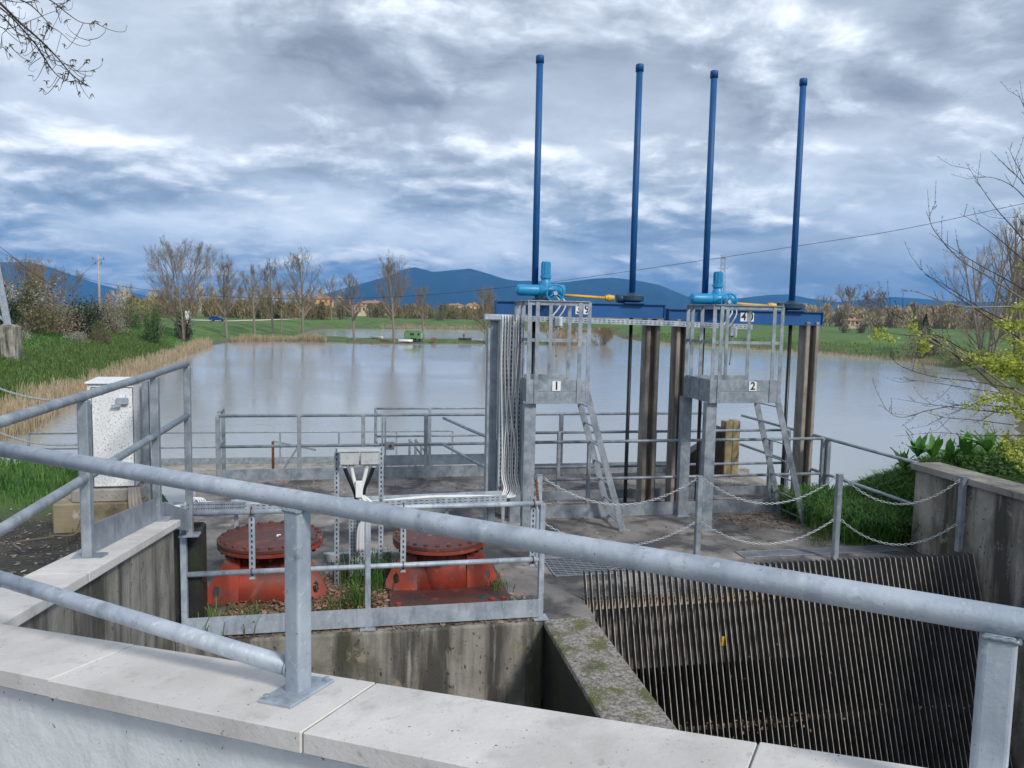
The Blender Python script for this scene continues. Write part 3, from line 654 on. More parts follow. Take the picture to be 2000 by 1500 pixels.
# cable tray below the beams
def tray(name, label, pts, w=.16, h=.07, slots=True, mat=GALVN, up=(0, 0, 1)):
    o = thing(name, label, 'cable tray', pts[0]); n = len(pts)
    m = MB(); P = [Vector(p) for p in pts]; sl = MB()
    for i in range(n-1):
        d = (P[i+1]-P[i]).normalized(); x = d.cross(Vector(up)).normalized(); y = x.cross(d)
        a, b = P[i], P[i+1]
        m.bar(a, b, w, .004, up)
        for sg in (1, -1): m.bar(a+x*sg*w/2+y*h/2, b+x*sg*w/2+y*h/2, .004, h, up)
        if slots:
            L = (b-a).length; k = .04
            while k < L-.05:
                for sg in (1, -1):
                    for hh in (.3, .7):
                        q = a+d*k+x*sg*(w/2+.0028)+y*h*hh; sl.bar(q, q+d*.035, .0015, .009, up)
                k += .07
    m.build('channel', mat, o)
    if slots and sl.v: setting(sl.build('slot_row', HOLE, o), 'stuff')
    return o, P
tray('cable_tray', 'perforated tray strip hung under the left blue beam', [W(1.72, TG-.16, 1.50), W(4.6, TG-.16, 1.46)], .10, .075)
tray('cable_tray', 'perforated tray strip under the right blue beam behind platform 2', [W(4.62, TG-.16, 1.455), W(5.78, TG-.16, 1.43)], .10, .075)
# ------------------------------------------------------------------ access platforms
def platform(s0, s1, t0, t1, num, label):
    o = thing('access_platform', label, 'platform', W((s0+s1)/2, t0, ZD), 'actuator access platforms')
    z0, z1, zt = .46, .77, 1.765
    MB().boxS(s0, s1, t0, t1, z0+.03, z0+.06).build('floor', GALVD, o)
    def side(p, q, nm='toe_plate'):
        (sa, ta), (sb, tb) = p, q
        for za, zb_ in ((z0, z0+.145), (z0+.16, z1)):
            MB().bar(W(sa, ta, (za+zb_)/2), W(sb, tb, (za+zb_)/2), .008, zb_-za).build(nm, GALV, o, .002)
        MB().bar(W(sa, ta, z0+.15), W(sb, tb, z0+.15), .004, .03).build('toe_joint', GALVD, o)
    A_, B_, C_, D_ = (s0, t0), (s1, t0), (s1, t1), (s0, t1)
    side(A_, B_); side(D_, A_); side(D_, C_)
    for p, q in ((A_, B_), (D_, A_)):
        MB().bar(W(*p, zt), W(*q, zt), .06, .012).build('top_rail', GALV, o); MB().bar(W(*p, zt-.03), W(*q, zt-.03), .008, .05).build('top_rail', GALV, o)
        MB().bar(W(*p, 1.27), W(*q, 1.27), .008, .04).build('middle_rail', GALV, o)
    MB().bar(W(*C_, zt), W(s1, (t0+t1)/2, zt), .05, .012).build('top_rail', GALV, o)
    w = s1-s0
    for s_, t_ in ((s0, t0), (s0+.10, t0-.008), (s1-.12, t0-.008), (s1, t0), (s0, t0+(t1-t0)*.45), (s0, t1), (s0+w*.62, t1), (s1-.03, t1), (s0-.004, t0+(t1-t0)*.8)):
        MB().boxS(s_-.026, s_+.026, t_-.008, t_+.0, z0, zt-.01).boxS(s_+.018, s_+.026, t_, t_+.045, z0, zt-.01).build('upright', GALV, o, .002)
    sx = s0+w*(.47 if num == '1' else .60)
    pl = MB().boxS(sx-.055, sx+.055, t0-.014, t0-.0105, z1-.145, z1-.02).build('number_plate', PLATEW, o)
    text(num, W(sx, t0-.016, z1-.083), .145, INK, pl, 'number')
    for s_, t_ in ((s0+.05, t0+.08), (s0+.03, t1-.02)):
        lg = MB().boxS(s_-.075, s_+.075, t_-.01, t_+.0, ZD, z0).boxS(s_-.075, s_-.063, t_, t_+.10, ZD, z0).boxS(s_+.063, s_+.075, t_, t_+.10, ZD, z0).build('leg', GALV, o, .003)
        MB().boxS(s_-.10, s_+.10, t_-.05, t_+.14, ZD+.001, ZD+.012).build('base_plate', GALV, lg)
    return o
platform(2.10, 2.88, 9.46, 10.3, '1', 'left access platform, beside the cable riser, with a black one on its plate')
platform(4.60, 5.58, 9.46, 10.3, '2', 'right access platform, between the pillars, with a black two on its plate')
def ladder(s_top, s_bot, t0, t1, label):
    o = thing('ladder', label, 'ladder', W(s_bot, (t0+t1)/2, ZD), 'steel ladders to the platforms')
    a = lambda k, t: W(s_bot+(s_top-s_bot)*k, t, ZD+(.60-ZD)*k)
    for t in (t0, t1):
        st = MB().bar(a(0, t), a(1, t), .012, .085, US).build('stringer', GALV, o)
        MB().bar(a(0, t)+VS*.02+US*.04, a(1, t)+VS*.02+US*.04, .04, .006, US).build('flange', GALVD, st)
        MB().boxS(s_bot-.06, s_bot+.10, t-.04, t+.04, ZD+.001, ZD+.014).build('foot', GALV, st)
    for k in range(7): 
        kk = .05+.139*k; MB().bar(a(kk, t0), a(kk, t1), .012, .028, US).build('rung', GALV, o)
ladder(2.93, 3.50, 9.66, 10.16, 'left slanting steel ladder, nearer the cable riser')
ladder(5.62, 6.17, 9.60, 10.22, 'right slanting steel ladder, beside the tall grass')
# sockets hung on the tray
for s_, z_, lab in ((2.76, 1.50, 'white junction box on the tray below the left actuator'), (5.44, 1.40, 'white junction box on the tray below the right actuator')):
    o = thing('junction_box', lab, 'junction box', W(s_, TG-.3, z_-.08))
    MB().boxS(s_-.05, s_+.05, TG-.30, TG-.24, z_-.07, z_+.06).build('box', WCABLE, o, .006)
    MB().boxS(s_-.075, s_+.075, TG-.24, TG-.232, z_-.09, z_+.07).build('back_plate', GALVN, o)
    MB().tube(spline([W(s_, TG-.27, z_-.07), W(s_-.02, TG-.27, z_-.3), W(s_, TG-.2, z_-.5)], 5), .011, 8).build('cable', CABLE, o)
# ------------------------------------------------------------------ cable riser and trays
def riser():
    o = thing('cable_riser', 'vertical perforated cable tray full of grey cables left of platform 1', 'cable tray', W(1.98, 9.95, -.9))
    s0, s1, tt = 1.80, 2.11, 9.90
    MB().boxS(s0, s1, tt, tt+.004, -.70, 1.52).build('back_plate', GALVN, o)
    for s_ in (s0, s1): MB().boxS(s_-.003, s_+.003, tt-.09, tt+.004, -.74, 1.52).build('side_flange', GALVN, o)
    h = MB(); z = -.66
    while z < 1.45:
        for k in range(5): h.boxS(s0+.035+k*.06, s0+.05+k*.06, tt-.0035, tt-.0012, z, z+.034)
        z += .062
    setting(h.build('slot_row', HOLE, o), 'stuff')
    MB().boxS(1.70, 1.80, 10.0, 10.08, ZD, 1.5).build('support_post', GALVD, o, .004); MB().boxS(1.66, 1.69, 9.96, 10.12, ZD, 1.4).build('support_post', GALV, o)
    MB().boxS(1.60, 2.16, tt-.02, tt+.09, 1.515, 1.585).build('head_tray', GALVN, o, .002); MB().boxS(1.62, 2.12, tt+.0, tt+.5, 1.50, 1.512).build('head_floor', GALVD, o)
    rnd = random.Random(5)
    for k in range(8):
        a = s0+.03+.25*k/7; b = s0+.06+.20*((k*3) % 8)/7
        r = rnd.choice((.007, .009, .0115)); t0 = tt-.02-.02*(k % 3)
        p = [W(a, tt+.2, 1.55), W(a, tt-.01, 1.57), W(a+.004, t0, 1.46), W(a+rnd.uniform(-.004, .004), t0, 1.0), W(a*.6+b*.4, t0, .35), W(b, t0, -.2), W(b, t0, -.55), W(b+.02, t0-.08, -.72), W(b-.1, t0-.2, -.79), W(b-.4, 9.82-.012*(k % 5), -.80)]
        MB().tube(spline(p, 6), r, 8).build('cable', CABLE if k % 3 else WCABLE, o)
    # flared bend at the foot
    for s_, d in ((s1, .07), (s0, -.02)):
        m = MB(); P = [W(s_+d*(i/5)**2, tt-.045-.13*(i/5)**2, -.70-.10*math.sin(i/5*1.57)) for i in range(6)]
        for i in range(5): m.bar(P[i], P[i+1], .004, .10, VS)
        m.build('bend_flange', GALVN, o)
riser()
P0 = W(-1.55, 6.75, -.12); P1 = at(459, 995, 8.2); P2 = at(700, 988, 9.25); P3 = at(985, 975, 9.75)
to, tp = tray('cable_tray', 'perforated galvanised cable tray running from the cabinet across the deck', [P0, P1, P2, P3], .24, .085)
for k, (off, r) in enumerate(((-.06, .022), (-.02, .016), (.02, .016), (.05, .02), (.0, .013))):
    pts = []
    for i, p in enumerate((P0, P0.lerp(P1, .5), P1, P1.lerp(P2, .5), P2, P2.lerp(P3, .5), P3)):
        pts.append(p+VS*off+Vector((0, 0, .025+.012*k*(i % 2))))
    MB().tube(spline(pts, 5), r, 8).build('cable', WCABLE, to)
for k in range(4):
    c = P0.lerp(P1, .28+.035*k); MB().torus(c+Vector((0, 0, .06)), (P1-P0).normalized(), .065, .006, 16, 6).build('cable_tie', WCABLE, to)
for p, nm in ((P1, 1), (P1.lerp(P2, .5), 2), (P2, 3), (P2.lerp(P3, .6), 4), (P3, 5)):
    s_, t_ = p.dot(US), p.dot(VS); MB().boxS(s_-.02, s_+.02, t_+.07, t_+.09, ZD, p.z-.003).build('support_post', GALVN, to)
# junction box stand
def jstand():
    o = thing('junction_box_stand', 'grey junction boxes on a perforated steel frame with white conduits', 'junction box', W(.02, 8.13, ZD))
    for s_ in (-.23, .23): perforated(None, s_, 8.13, ZD, .17, .05, o, 'upright', GALVN)
    for z in (.125, -.02): MB().boxS(-.23, .23, 8.12, 8.16, z, z+.035).build('cross_bar', GALVN, o)
    MB().boxS(-.25, -.05+.3, 8.14, 8.16, -.52, -.46).build('cross_bar', GALVN, o)
    for s0, s1 in ((-.195, .0), (.015, .20)):
        b = MB().boxS(s0, s1, 8.02, 8.16, .0, .135).build('box', BOXG, o, .006); MB().boxS(s0+.004, s1-.004, 8.012, 8.02, .004, .13).build('lid', BOXG, b, .003)
    MB().boxS(-.22, .22, 8.0, 8.16, .140, .150).build('rain_cover', BOXG, o)
    ends = [(-.15, BLACK), (-.08, WCABLE), (.08, WCABLE), (.15, BLACK)]
    for s_, mt in ends:
        MB().lathe(W(s_, 8.07, -.035), [(.03, 0), (.03, .03), (.022, .034)], 12).build('gland', BOXG, o)
        MB().tube(spline([W(s_, 8.07, -.03), W(s_*.75, 8.07, -.13), W(s_*.35, 8.06, -.27), W(s_*.2+.02, 8.06, -.42)], 5), .021, 10).build('conduit', mt, o)
    MB().boxS(-.035, .035, 7.99, 8.04, -.34, -.17).build('small_box', PLATEW, o, .004)
    for k in range(3):
        MB().tube(spline([W(.0+.02*k, 8.03, -.33), W(.03+.05*k, 8.02, -.42), W(.10-.02*k, 8.04, -.55), W(.0+.02*k, 8.06, -.66), W(-.02+.03*k, 8.1, -.95)], 6), (.012, .02, .017)[k], 10).build('conduit', WCABLE, o)
    p = MB().boxS(-.105, .085, 8.20, 8.204, -1.25, -.52).build('perforated_panel', GALVN, o)
    h = MB(); z = -1.22
    while z < -.55:
        for k in range(6): h.boxS(-.085+k*.03, -.076+k*.03, 8.1965, 8.1985, z, z+.022)
        z += .04
    setting(h.build('slot_row', HOLE, p), 'stuff')
    MB().boxS(-.38, .34, 8.40, 8.48, ZD+.15, ZD+.24).build('floor_trunking', GALVN, o, .003)
jstand()
# ------------------------------------------------------------------ red flanged covers
def flange(sc, tc, plate, label):
    o = thing('flanged_pipe_cover', label, 'pipe cover', W(sc, tc, ZD), 'red flanged pipe covers')
    zt = -.80; r = .53 if not plate else .50; tb, tt_ = (-.50, -.30) if not plate else (-.26, -.20)     # apron offset at foot and head
    MB().lathe(W(sc, tc, ZD), [(.30, 0), (.29, .2), (.28, .46)], 40, smooth=True).build('pipe_stub', RED, o)
    MB().lathe(W(sc, tc, zt-.042), [(r-.005, 0), (r, .005), (r, .034), (r-.005, .038)], 64).build('lower_flange', RED, o)
    d = MB().lathe(W(sc, tc, zt), [(r-.005, 0), (r+.002, .004), (r+.002, .034), (r-.008, .04), (.1, .044)], 64).build('cover_disc', REDTOP, o)
    nb = 24; src = MB().lathe((0, 0, 0), [(.023, 0), (.023, .02), (.018, .025)], 6).build('bolt', REDTOP, None)
    nut = MB().lathe((0, 0, -.04), [(.02, 0), (.02, .03)], 6).build('nut', BLACK, None)
    for k in range(nb):
        an = 2*math.pi*k/nb+.1; rr = r-.045; p = W(sc+rr*math.cos(an), tc+rr*math.sin(an), zt+.039); q = W(sc+rr*math.cos(an), tc+rr*math.sin(an), zt-.043)
        if k == 0: place(src, p, d); place(nut, q, d)
        else: inst(src, 'bolt', p, d, (0, 0, an)); inst(nut, 'nut', q, d, (0, 0, an))
    def gusset(sg, toff):            # flared side plates with lifting eyes
        z0, z1 = ZD+(.036 if plate else .0), zt-.044
        out = [(.26, z0), (.50, z0), (.575, z0+.03), (.58, z0+.10), (.53, z0+.20), (.37, z1), (.26, z1)]
        c = (.475, z0+.12); dense = []
        for i in range(len(out)):
            p, q = out[i], out[(i+1) % len(out)]
            for k in range(5): dense.append((p[0]+(q[0]-p[0])*k/5, p[1]+(q[1]-p[1])*k/5))
        N_ = len(dense); ang = [math.atan2(y-c[1], x-c[0]) for x, y in dense]
        hole = [(c[0]+.03*math.cos(a), c[1]+.055*math.sin(a)) for a in ang]; V_ = []; Fs = []
        for th in (-.012, .012):
            for x, y in dense+hole: V_.append(W(sc+sg*x, tc+tb+(tt_-tb)*(y-z0)/(z1-z0)+th+.10*(x-.26), y))
        for b in (0, 2*N_):
            for i in range(N_): j = (i+1) % N_; Fs.append((b+i, b+j, b+N_+j, b+N_+i))
        for i in range(N_):
            j = (i+1) % N_; Fs.append((i, 2*N_+i, 2*N_+j, j)); Fs.append((N_+i, N_+j, 3*N_+j, 3*N_+i))
        MB().add(V_, Fs).build('gusset', RED, o)
    gusset(-1, -.26); gusset(1, -.26)
    m = MB(); n = 16; V_ = []; z0 = ZD+(.036 if plate else 0)     # curved apron between the gussets
    for i in range(n+1):
        f = i/n*2-1
        V_ += [W(sc+f*.36, tc+tb-.015*(1-f*f), z0), W(sc+f*.31, tc+tt_+.02-.015*(1-f*f), zt-.10)]
    Fs = [(2*i, 2*i+2, 2*i+3, 2*i+1) for i in range(n)]
    ap = m.add(V_, Fs, True).build('apron', RED, o); ap.modifiers.new('s', 'SOLIDIFY').thickness = .012
    if plate:
        p = MB().boxS(sc-.55, sc+.66, tc-.73, tc+.5, ZD+.004, ZD+.035).build('base_plate', REDTOP, o, .004)
        for a_, b_ in ((-.47, -.65), (.58, -.63), (.46, -.65)):
            MB().lathe(W(sc+a_, tc+b_, ZD+.034), [(.028, 0), (.028, .02), (.02, .026)], 6).build('bolt', RED, p)
        q = [W(sc+.30, tc-.56, ZD+.0355), W(sc+.38, tc-.61, ZD+.0355), W(sc+.47, tc-.56, ZD+.0355), W(sc+.39, tc-.50, ZD+.0355)]
        MB().prism(q, (0, 0, .001)).build('slot', HOLE, p)
    return o
flange(-.90, 8.17, False, 'red rusty flanged pipe cover standing in dead leaves, left of the two')
flange(.85, 8.0, True, 'red flanged pipe cover bolted to a wide red base plate, right of the two')
MB_ = MB().boxS(-.84, -.80, 8.15, 8.17, -.755, -.748); MB_.boxS(-.84, -.82, 8.11, 8.15, -.755, -.748)
tag(MB_.build('paper_scrap', PLATEW, None), 'small white scrap lying on the left red disc', 'scrap')
# ------------------------------------------------------------------ trash rack
def rack():
    o = thing('bar_screen', 'inclined bar screen of dark steel flats in the inlet bay', 'bar screen', W(4.6, 7.3, -1.03))
    K = .35; L_ = 3.5
    def loc(z): return 7.34-K*(-1.03-z)
    m = MB(); z0, z1 = -1.03-L_, -1.03
    w, d = .0034, .088
    def sec(z, t0, t1): return [W(-w, loc(z)+t0, z), W(w, loc(z)+t0, z), W(w, loc(z)+t1, z), W(-w, loc(z)+t1, z)]
    rnd = random.Random(2)
    base = MB().hexa(sec(z0, .002, d)+sec(z1, .002, d)).build('bar', RACKS, None)
    edge = MB().hexa([p for p in sec(z0, 0, .002)]+[p for p in sec(z1, 0, .002)]).build('lit_bar_edge', RACKE, None)
    n = 70; s0, s1 = 2.27, 6.86
    for k in range(n):
        p = US*(s0+(s1-s0)*k/(n-1)+rnd.uniform(-.004, .004))+Vector((0, 0, rnd.uniform(-.0015, .0015)))
        if k == 0:
            b = base; e = edge; place(b, p, o)
        else: b = inst(base, 'bar', p, o)
        if k: e = edge.copy(); e.name = 'lit_bar_edge'; COL.objects.link(e)
        e.parent = b; e.location = (0, 0, 0)
    MB().boxS(2.23, 6.94, 7.335, 7.352, -1.42, -1.33).build('bolted_strip', STRIP, o)
    for k in range(34):
        MB().lathe(W(2.30+k*.136, 7.335, -1.375), [(.013, 0), (.013, .012)], 6, -VS).build('bolt', RUST, o)
    for z in (-2.55, -3.6): MB().bar(W(2.23, loc(z)+.10, z), W(6.94, loc(z)+.10, z), .03, .03).build('spacer_rod', STRIP, o)
    b = MB(); b.boxS(5.0, 5.03, 7.30, 7.31, -1.5, -1.44)
rack()
lf = thing('yellow_tag', 'small yellow tag caught on the bar screen', 'tag', W(3.72, 7.19, -1.75))
MB().boxS(3.70, 3.74, 7.12, 7.125, -1.80, -1.70).build('tag', YELL, lf)
# floor gratings
def grating(s0, s1, t0, t1, label, step, cross):
    o = thing('floor_grating', label, 'grating', W(s0, t0, ZD))
    p = MB().boxS(s0, s1, t0, t1, ZD+.0015, ZD+.004).build('pit_shade', HOLE, o)  # near-black sheet on the deck stands in for shade under the bars
    f = MB()
    for q in ((s0, s1, t0, t0+.012), (s0, s1, t1-.012, t1), (s0, s0+.012, t0, t1), (s1-.012, s1, t0, t1)): f.boxS(*q, ZD+.001, ZD+.013)
    f.build('frame', GALV, o)
    t = t0+step
    while t < t1-.01: MB().boxS(s0+.012, s1-.012, t-.0035, t+.0035, ZD+.004, ZD+.0105).build('bearing_bar', GALVD, o); t += step
    c = MB(); s_ = s0+cross
    while s_ < s1: c.boxS(s_-.003, s_+.003, t0+.012, t1-.012, ZD+.005, ZD+.0095); s_ += cross
    setting(c.build('cross_bars', GALVD, o), 'stuff')
grating(2.13, 3.35, 8.02, 8.66, 'galvanised floor grating between the railing end and the bar screen', .06, .085)
grating(4.58, 6.66, 8.34, 8.58, 'long narrow galvanised grating in front of the chain posts', .036, .26)
# chain barrier
CP = [(2.03, 8.45, ZD, -.245), (3.90, 8.22, ZD, -.25), (5.66, 8.14, ZD, -.25), (6.85, 7.55, -1.06, -.18)]
labs = ['rust-streaked chain post beside the cable riser', 'slim chain post between ladder 1 and platform 2 leg', 'slim chain post in front of the right ladder', 'chain post standing against the right concrete wall']
for (s_, t_, z0, z1), lb in zip(CP, labs):
    o = thing('chain_post', lb, 'post', W(s_, t_, z0), 'chain barrier posts')
    MB().boxS(s_-.032, s_+.032, t_-.032, t_+.032, z0, z1).build('post', GALVN if s_ < 3 else GALV, o, .005)
    MB().boxS(s_-.034, s_+.034, t_-.034, t_+.034, z1-.001, z1+.006).build('cap', GALV, o)
    for z in (z1-.04, z1-.56): 
        for sg in (-1, 1): MB().torus(W(s_+sg*.045, t_, z), VS, .016, .004, 12, 6).build('eye', RUST if s_ < 3 else CHAIN, o)
def chain(p, q, sag, label, mat=CHAIN, r=.0033, pitch=.036):
    L_ = (Vector(q)-Vector(p)).length*1.04; n = max(6, int(L_/pitch)); pts = curve(p, q, sag, n); m = MB()
    for i in range(n):
        a, b = pts[i], pts[i+1]; d = (b-a).normalized(); c = (a+b)/2
        x = d.cross(Vector((0, 0, 1))).normalized(); y = x.cross(d)
        e = x if i % 2 else y
        hl = (b-a).length*.62; ring = []
        for k in range(10):
            an = 2*math.pi*k/10; ca, sa = math.cos(an), math.sin(an)
            ring.append(c + d*(hl-.010)*(1 if ca > 0 else -1)*(min(1, abs(ca)*3)) + d*ca*.010 + e*sa*.0105)
        ring = ring+[ring[0], ring[1]]
        m.tube(ring[:11], r, 5, False)
    return tag(m.build('chain', mat, None), label, 'chain', 'sagging chains of the barrier')
nm = ['near the cable riser', 'in front of platform 2', 'in front of the right concrete wall']
for k in range(3):
    (sa, ta, _, za), (sb, tb, _, zb) = CP[k], CP[k+1]
    for dz, lv, sg in ((.04, 'upper', .30), (.56, 'lower', .27)):
        chain(W(sa+.06, ta, za-dz), W(sb-.06, tb, zb-dz), sg, '%s sagging chain %s' % (lv, nm[k]))
chain(W(1.70+.02, 6.98, -.26), W(1.99, 8.42, -.30), .12, 'short rusty chain hanging behind the railing corner', RUST, .007, .045)
chain(at(-60, 728, 9.5), at(150, 783, 7.2), .10, 'upper chain at the left edge behind the wing railing')
chain(at(-60, 812, 9.5), at(155, 868, 7.2), .12, 'lower chain at the left edge behind the wing railing')
_p = at(152, 783, 7.2); o = thing('chain_anchor_post', 'thin chain post hidden behind the first wing railing post', 'post', (_p.x, _p.y, -.1))
MB().bar((_p.x+.02, _p.y, -.1), (_p.x+.02, _p.y, _p.z+.05), .05, .05).build('post', GALV, o)
# cabinet
def cabinet():
    o = thing('cabinet', 'white speckled peeling metal cabinet on a concrete plinth', 'cabinet', W(-1.82, 6.35, .2))
    s0, s1, t0, t1, z0, z1 = -1.985, -1.665, 6.18, 6.46, .23, 1.015
    MB().boxS(s0, s1, t0, t1, z0, z1).build('body', CABW, o, .006, 2)
    MB().boxS(s0+.027, s1-.001, t0-.004, t0+.001, z0+.004, z1-.024).build('door_seam', HOLE, o)
    dr = MB().boxS(s0+.035, s1-.005, t0-.012, t0-.005, z0+.01, z1-.03).build('door', CABW, o, .004, 2)
    MB().hexa([W(s0-.01, t0-.02, z1), W(s1+.01, t0-.02, z1), W(s1+.01, t1, z1), W(s0-.01, t1, z1), W(s0-.01, t0-.02, z1+.015), W(s1+.01, t0-.02, z1+.015), W(s1+.01, t1, z1+.03), W(s0-.01, t1, z1+.03)]).build('roof', CABW, o, .003)
    h = MB().boxS(s1-.11, s1-.03, t0-.045, t0-.012, z1-.15, z1-.10).build('handle_box', GALVN, dr, .004); MB().boxS(s1-.14, s1-.075, t0-.055, t0-.04, z1-.165, z1-.15).build('handle', GALVN, dr)
    for z in (z0+.1, z1-.15): MB().boxS(s0+.012, s0+.030, t0-.012, t0, z, z+.09).build('hinge', CABW, o)
    p = thing('cabinet_plinth', 'stained yellowish concrete plinth under the white cabinet', 'plinth', W(-1.9, 6.3, 0))
    MB().boxS(-2.22, -1.60, 6.10, 6.62, -.3, .13).build('block', PLINTH, p, .01); MB().boxS(-2.10, -1.62, 6.13, 6.6, .13, .225).build('block', CONC, p, .008)
    for k in range(4): MB().tube(spline([W(-1.69+.02*k, 6.12, .24), W(-1.68+.025*k, 6.08, .12), W(-1.66+.03*k, 6.1, -.08)], 5), .014, 8).build('conduit', COLM, p)
    q = thing('steel_upright', 'pair of grey steel uprights beside the white cabinet', 'upright', W(-1.58, 6.3, 0))
    for s_ in (-1.61, -1.54): MB().boxS(s_-.022, s_+.022, 6.28, 6.33, -.1, 1.03).build('upright', GALV, q, .003)
    MB().boxS(-1.585, -1.565, 6.34, 6.40, -.1, 1.02).build('upright', GALVD, q)
cabinet()
# ------------------------------------------------------------------ things between deck and pond
def pondside():
    o = thing('concrete_stump', 'yellowish lichen-covered square concrete post behind the railings', 'post', W(6.72, 13.0, ZD))
    MB().boxS(6.58, 6.72, 12.88, 13.10, ZD, -.29).build('block', YPOST, o, .02, 2); MB().boxS(6.722, 6.87, 12.88, 13.10, ZD, -.28).build('block', YPOST, o, .02, 2)
    b = thing('dark_ramp', 'dark triangular steel ramp plate behind the left leg of platform 2', 'ramp', W(6.3, 12.9, ZD))
    MB().prism([W(5.75, 12.9, ZD), W(6.52, 12.9, ZD), W(6.52, 12.9, -.40), W(6.38, 12.9, -.52), W(6.2, 12.9, -.70), W(6.02, 12.9, -.80), W(5.75, 12.9, -1.0)], VS*.25).build('plate', BLACK, b)
    d = thing('davit_frame', 'rusty bracket frame with a slanting arm at the pond edge', 'frame', W(-1.3, 14.0, ZD-.3))
    z0 = ZD-.3
    a_ = at(533, 862, 14.0); b_ = at(617, 879, 14.4); c_ = at(545, 930, 14.0); e_ = at(583, 872, 14.2)
    MB().bar((a_.x, a_.y, -2.6), a_, .045, .045).build('post', RUST, d); MB().bar(a_, b_, .035, .035).build('arm', GALVD, d); MB().bar((c_.x, c_.y, c_.z), e_, .03, .03).build('brace', GALVD, d)
    # lower jetty
    zj = -3.85; Y = 25.5
    j = thing('jetty', 'narrow lower concrete jetty standing in the pond beyond the deck', 'jetty', Vector((-6.5, Y, WL)))
    p0 = Vector((-16, 24.6, zj)); p1 = Vector((-2.0, 27.0, zj)); dd = (p1-p0).normalized(); nn = Vector((-dd.y, dd.x, 0))
    MB().prism([p0+nn*-.5, p1+nn*-.5, p1+nn*1.0, p0+nn*1.0], (0, 0, -.25)).build('slab', CONC, j, .02)
    for k in range(6):
        c = p0.lerp(p1, k/5); MB().box(c.x-.2, c.x+.2, c.y-.1, c.y+.3, -7, zj-.25).build('pile', CONC, j)
    r = thing('jetty_railing', 'thin grey railing along the lower jetty in the pond', 'railing', p0)
    up = Vector((0, 0, 1))
    q0 = p0+nn*.8; q1 = p1+nn*.8
    MB().tube([q0+up*1.12, q1+up*1.12], .028, 10).build('top_rail', GALV, r); MB().tube([q0+up*.60, q1+up*.60], .028, 10).build('middle_rail', GALV, r)
    for k in range(8):
        c = q0.lerp(q1, k/7); MB().bar(c, c+up*1.12, .06, .06).build('post', GALV, r)
    MB().bar(q0+up*.12, q1+up*.12, .01, .22).build('kick_plate', GALV, r)
    # stair rail going down
    st = thing('stair_railing', 'small stair railing descending towards the jetty beside the balcony', 'railing', at(800, 905, 15.6))
    for k, (xa, ya, xb, yb) in enumerate(((800, 858, 832, 900), (812, 858, 842, 898))):
        Yk = 15.4+k*.7
        MB().tube([at(xa, ya, Yk), at(xb, yb, Yk+.6)], .02, 8).build('top_rail', GALV, st)
        for f_ in (0, .35, .7):
            p = at(xa+(xb-xa)*f_, ya+(yb-ya)*f_, Yk+.6*f_); MB().bar(p, p-Vector((0, 0, 1.0)), .045, .045).build('post', GALV, st)
pondside()
# ------------------------------------------------------------------ vegetation
BARK = MAT('bark_grey', (.18,.155,.125), (.28,.245,.20), 6, .9, 0, .3, 30)
BARKT = MAT('bark_tan', (.17,.13,.085), (.27,.21,.14), 3, .9, 0, .2, 30)
TWIG = MAT('twig_brown', (.20,.16,.115), (.30,.245,.18), 2, .9, 0, 0, island=.3)
TWIGT = MAT('twig_tan', (.22,.165,.095), (.34,.26,.15), .5, .9, 0, 0, island=.3)
TWIGD = MAT('twig_dark', (.03,.024,.022), (.06,.045,.035), 4, .85, 0, 0)
REED = MAT('dry_reed', (.40,.31,.20), (.58,.47,.32), .8, .9, 0, 0, island=.25, trans=.25)
BLADE = MAT('grass_blade', (.05,.15,.022), (.11,.24,.04), 1.2, .6, 0, 0, island=.4, trans=.3)
BLADEY = MAT('grass_blade_pale', (.10,.16,.035), (.17,.22,.06), 1.2, .6, 0, 0, island=.4, trans=.3)
LEAFG = MAT('leaf_green', (.04,.11,.022), (.08,.17,.035), 2, .6, 0, 0, island=.45, trans=.25)
LEAFD = MAT('leaf_dark', (.012,.032,.012), (.03,.055,.018), 2, .6, 0, 0, island=.5, trans=.2)
LEAFY = MAT('leaf_yellow_green', (.34,.40,.05), (.52,.56,.12), 4, .55, 0, 0, island=.3, trans=.35)
LEAFO = MAT('leaf_olive', (.10,.11,.035), (.17,.16,.06), .6, .8, 0, 0, island=.4, trans=.2)
BLOSSOM = MAT('blossom', (.34,.33,.28), (.52,.50,.44), 2, .8, 0, 0, island=.3, trans=.2)
DEADLEAF = MAT('dead_leaf', (.20,.11,.065), (.36,.23,.15), 8, .8, 0, 0, island=.45)
DOCK = MAT('dock_leaf', (.06,.20,.025), (.12,.30,.045), 6, .45, 0, .3, 30, [((.14,.25,.08), 9, .6, .74)], trans=.25)
def quads(name, c, d, w, mat, parent=None):
    """c: (n,3) centres, d: (n,3) long half-vectors, w: (n,3) short half-vectors"""
    n = len(c); V = np.stack([c-d, c+w*.9-d*.1, c+d, c-w*.9-d*.1], 1).reshape(-1, 3)
    return raw(name, V, np.arange(n*4).reshape(n, 4).tolist(), mat, parent)
def rdir(rs, n):
    v = rs.normal(size=(n, 3)); return v/np.linalg.norm(v, axis=1)[:, None]
def clumps(rs, n, ctr, rad, k, spread, flat=.0):
    """points gathered in k clumps inside an ellipsoid"""
    cc = rdir(rs, k)*(rs.rand(k, 1)**.45); cc[:, 2] = np.abs(cc[:, 2])*(1-flat)-flat*.2
    cl = cc[rs.randint(0, k, n)]; p = cl + rs.normal(size=(n, 3))*spread
    return p*np.array(rad)+np.array(ctr)
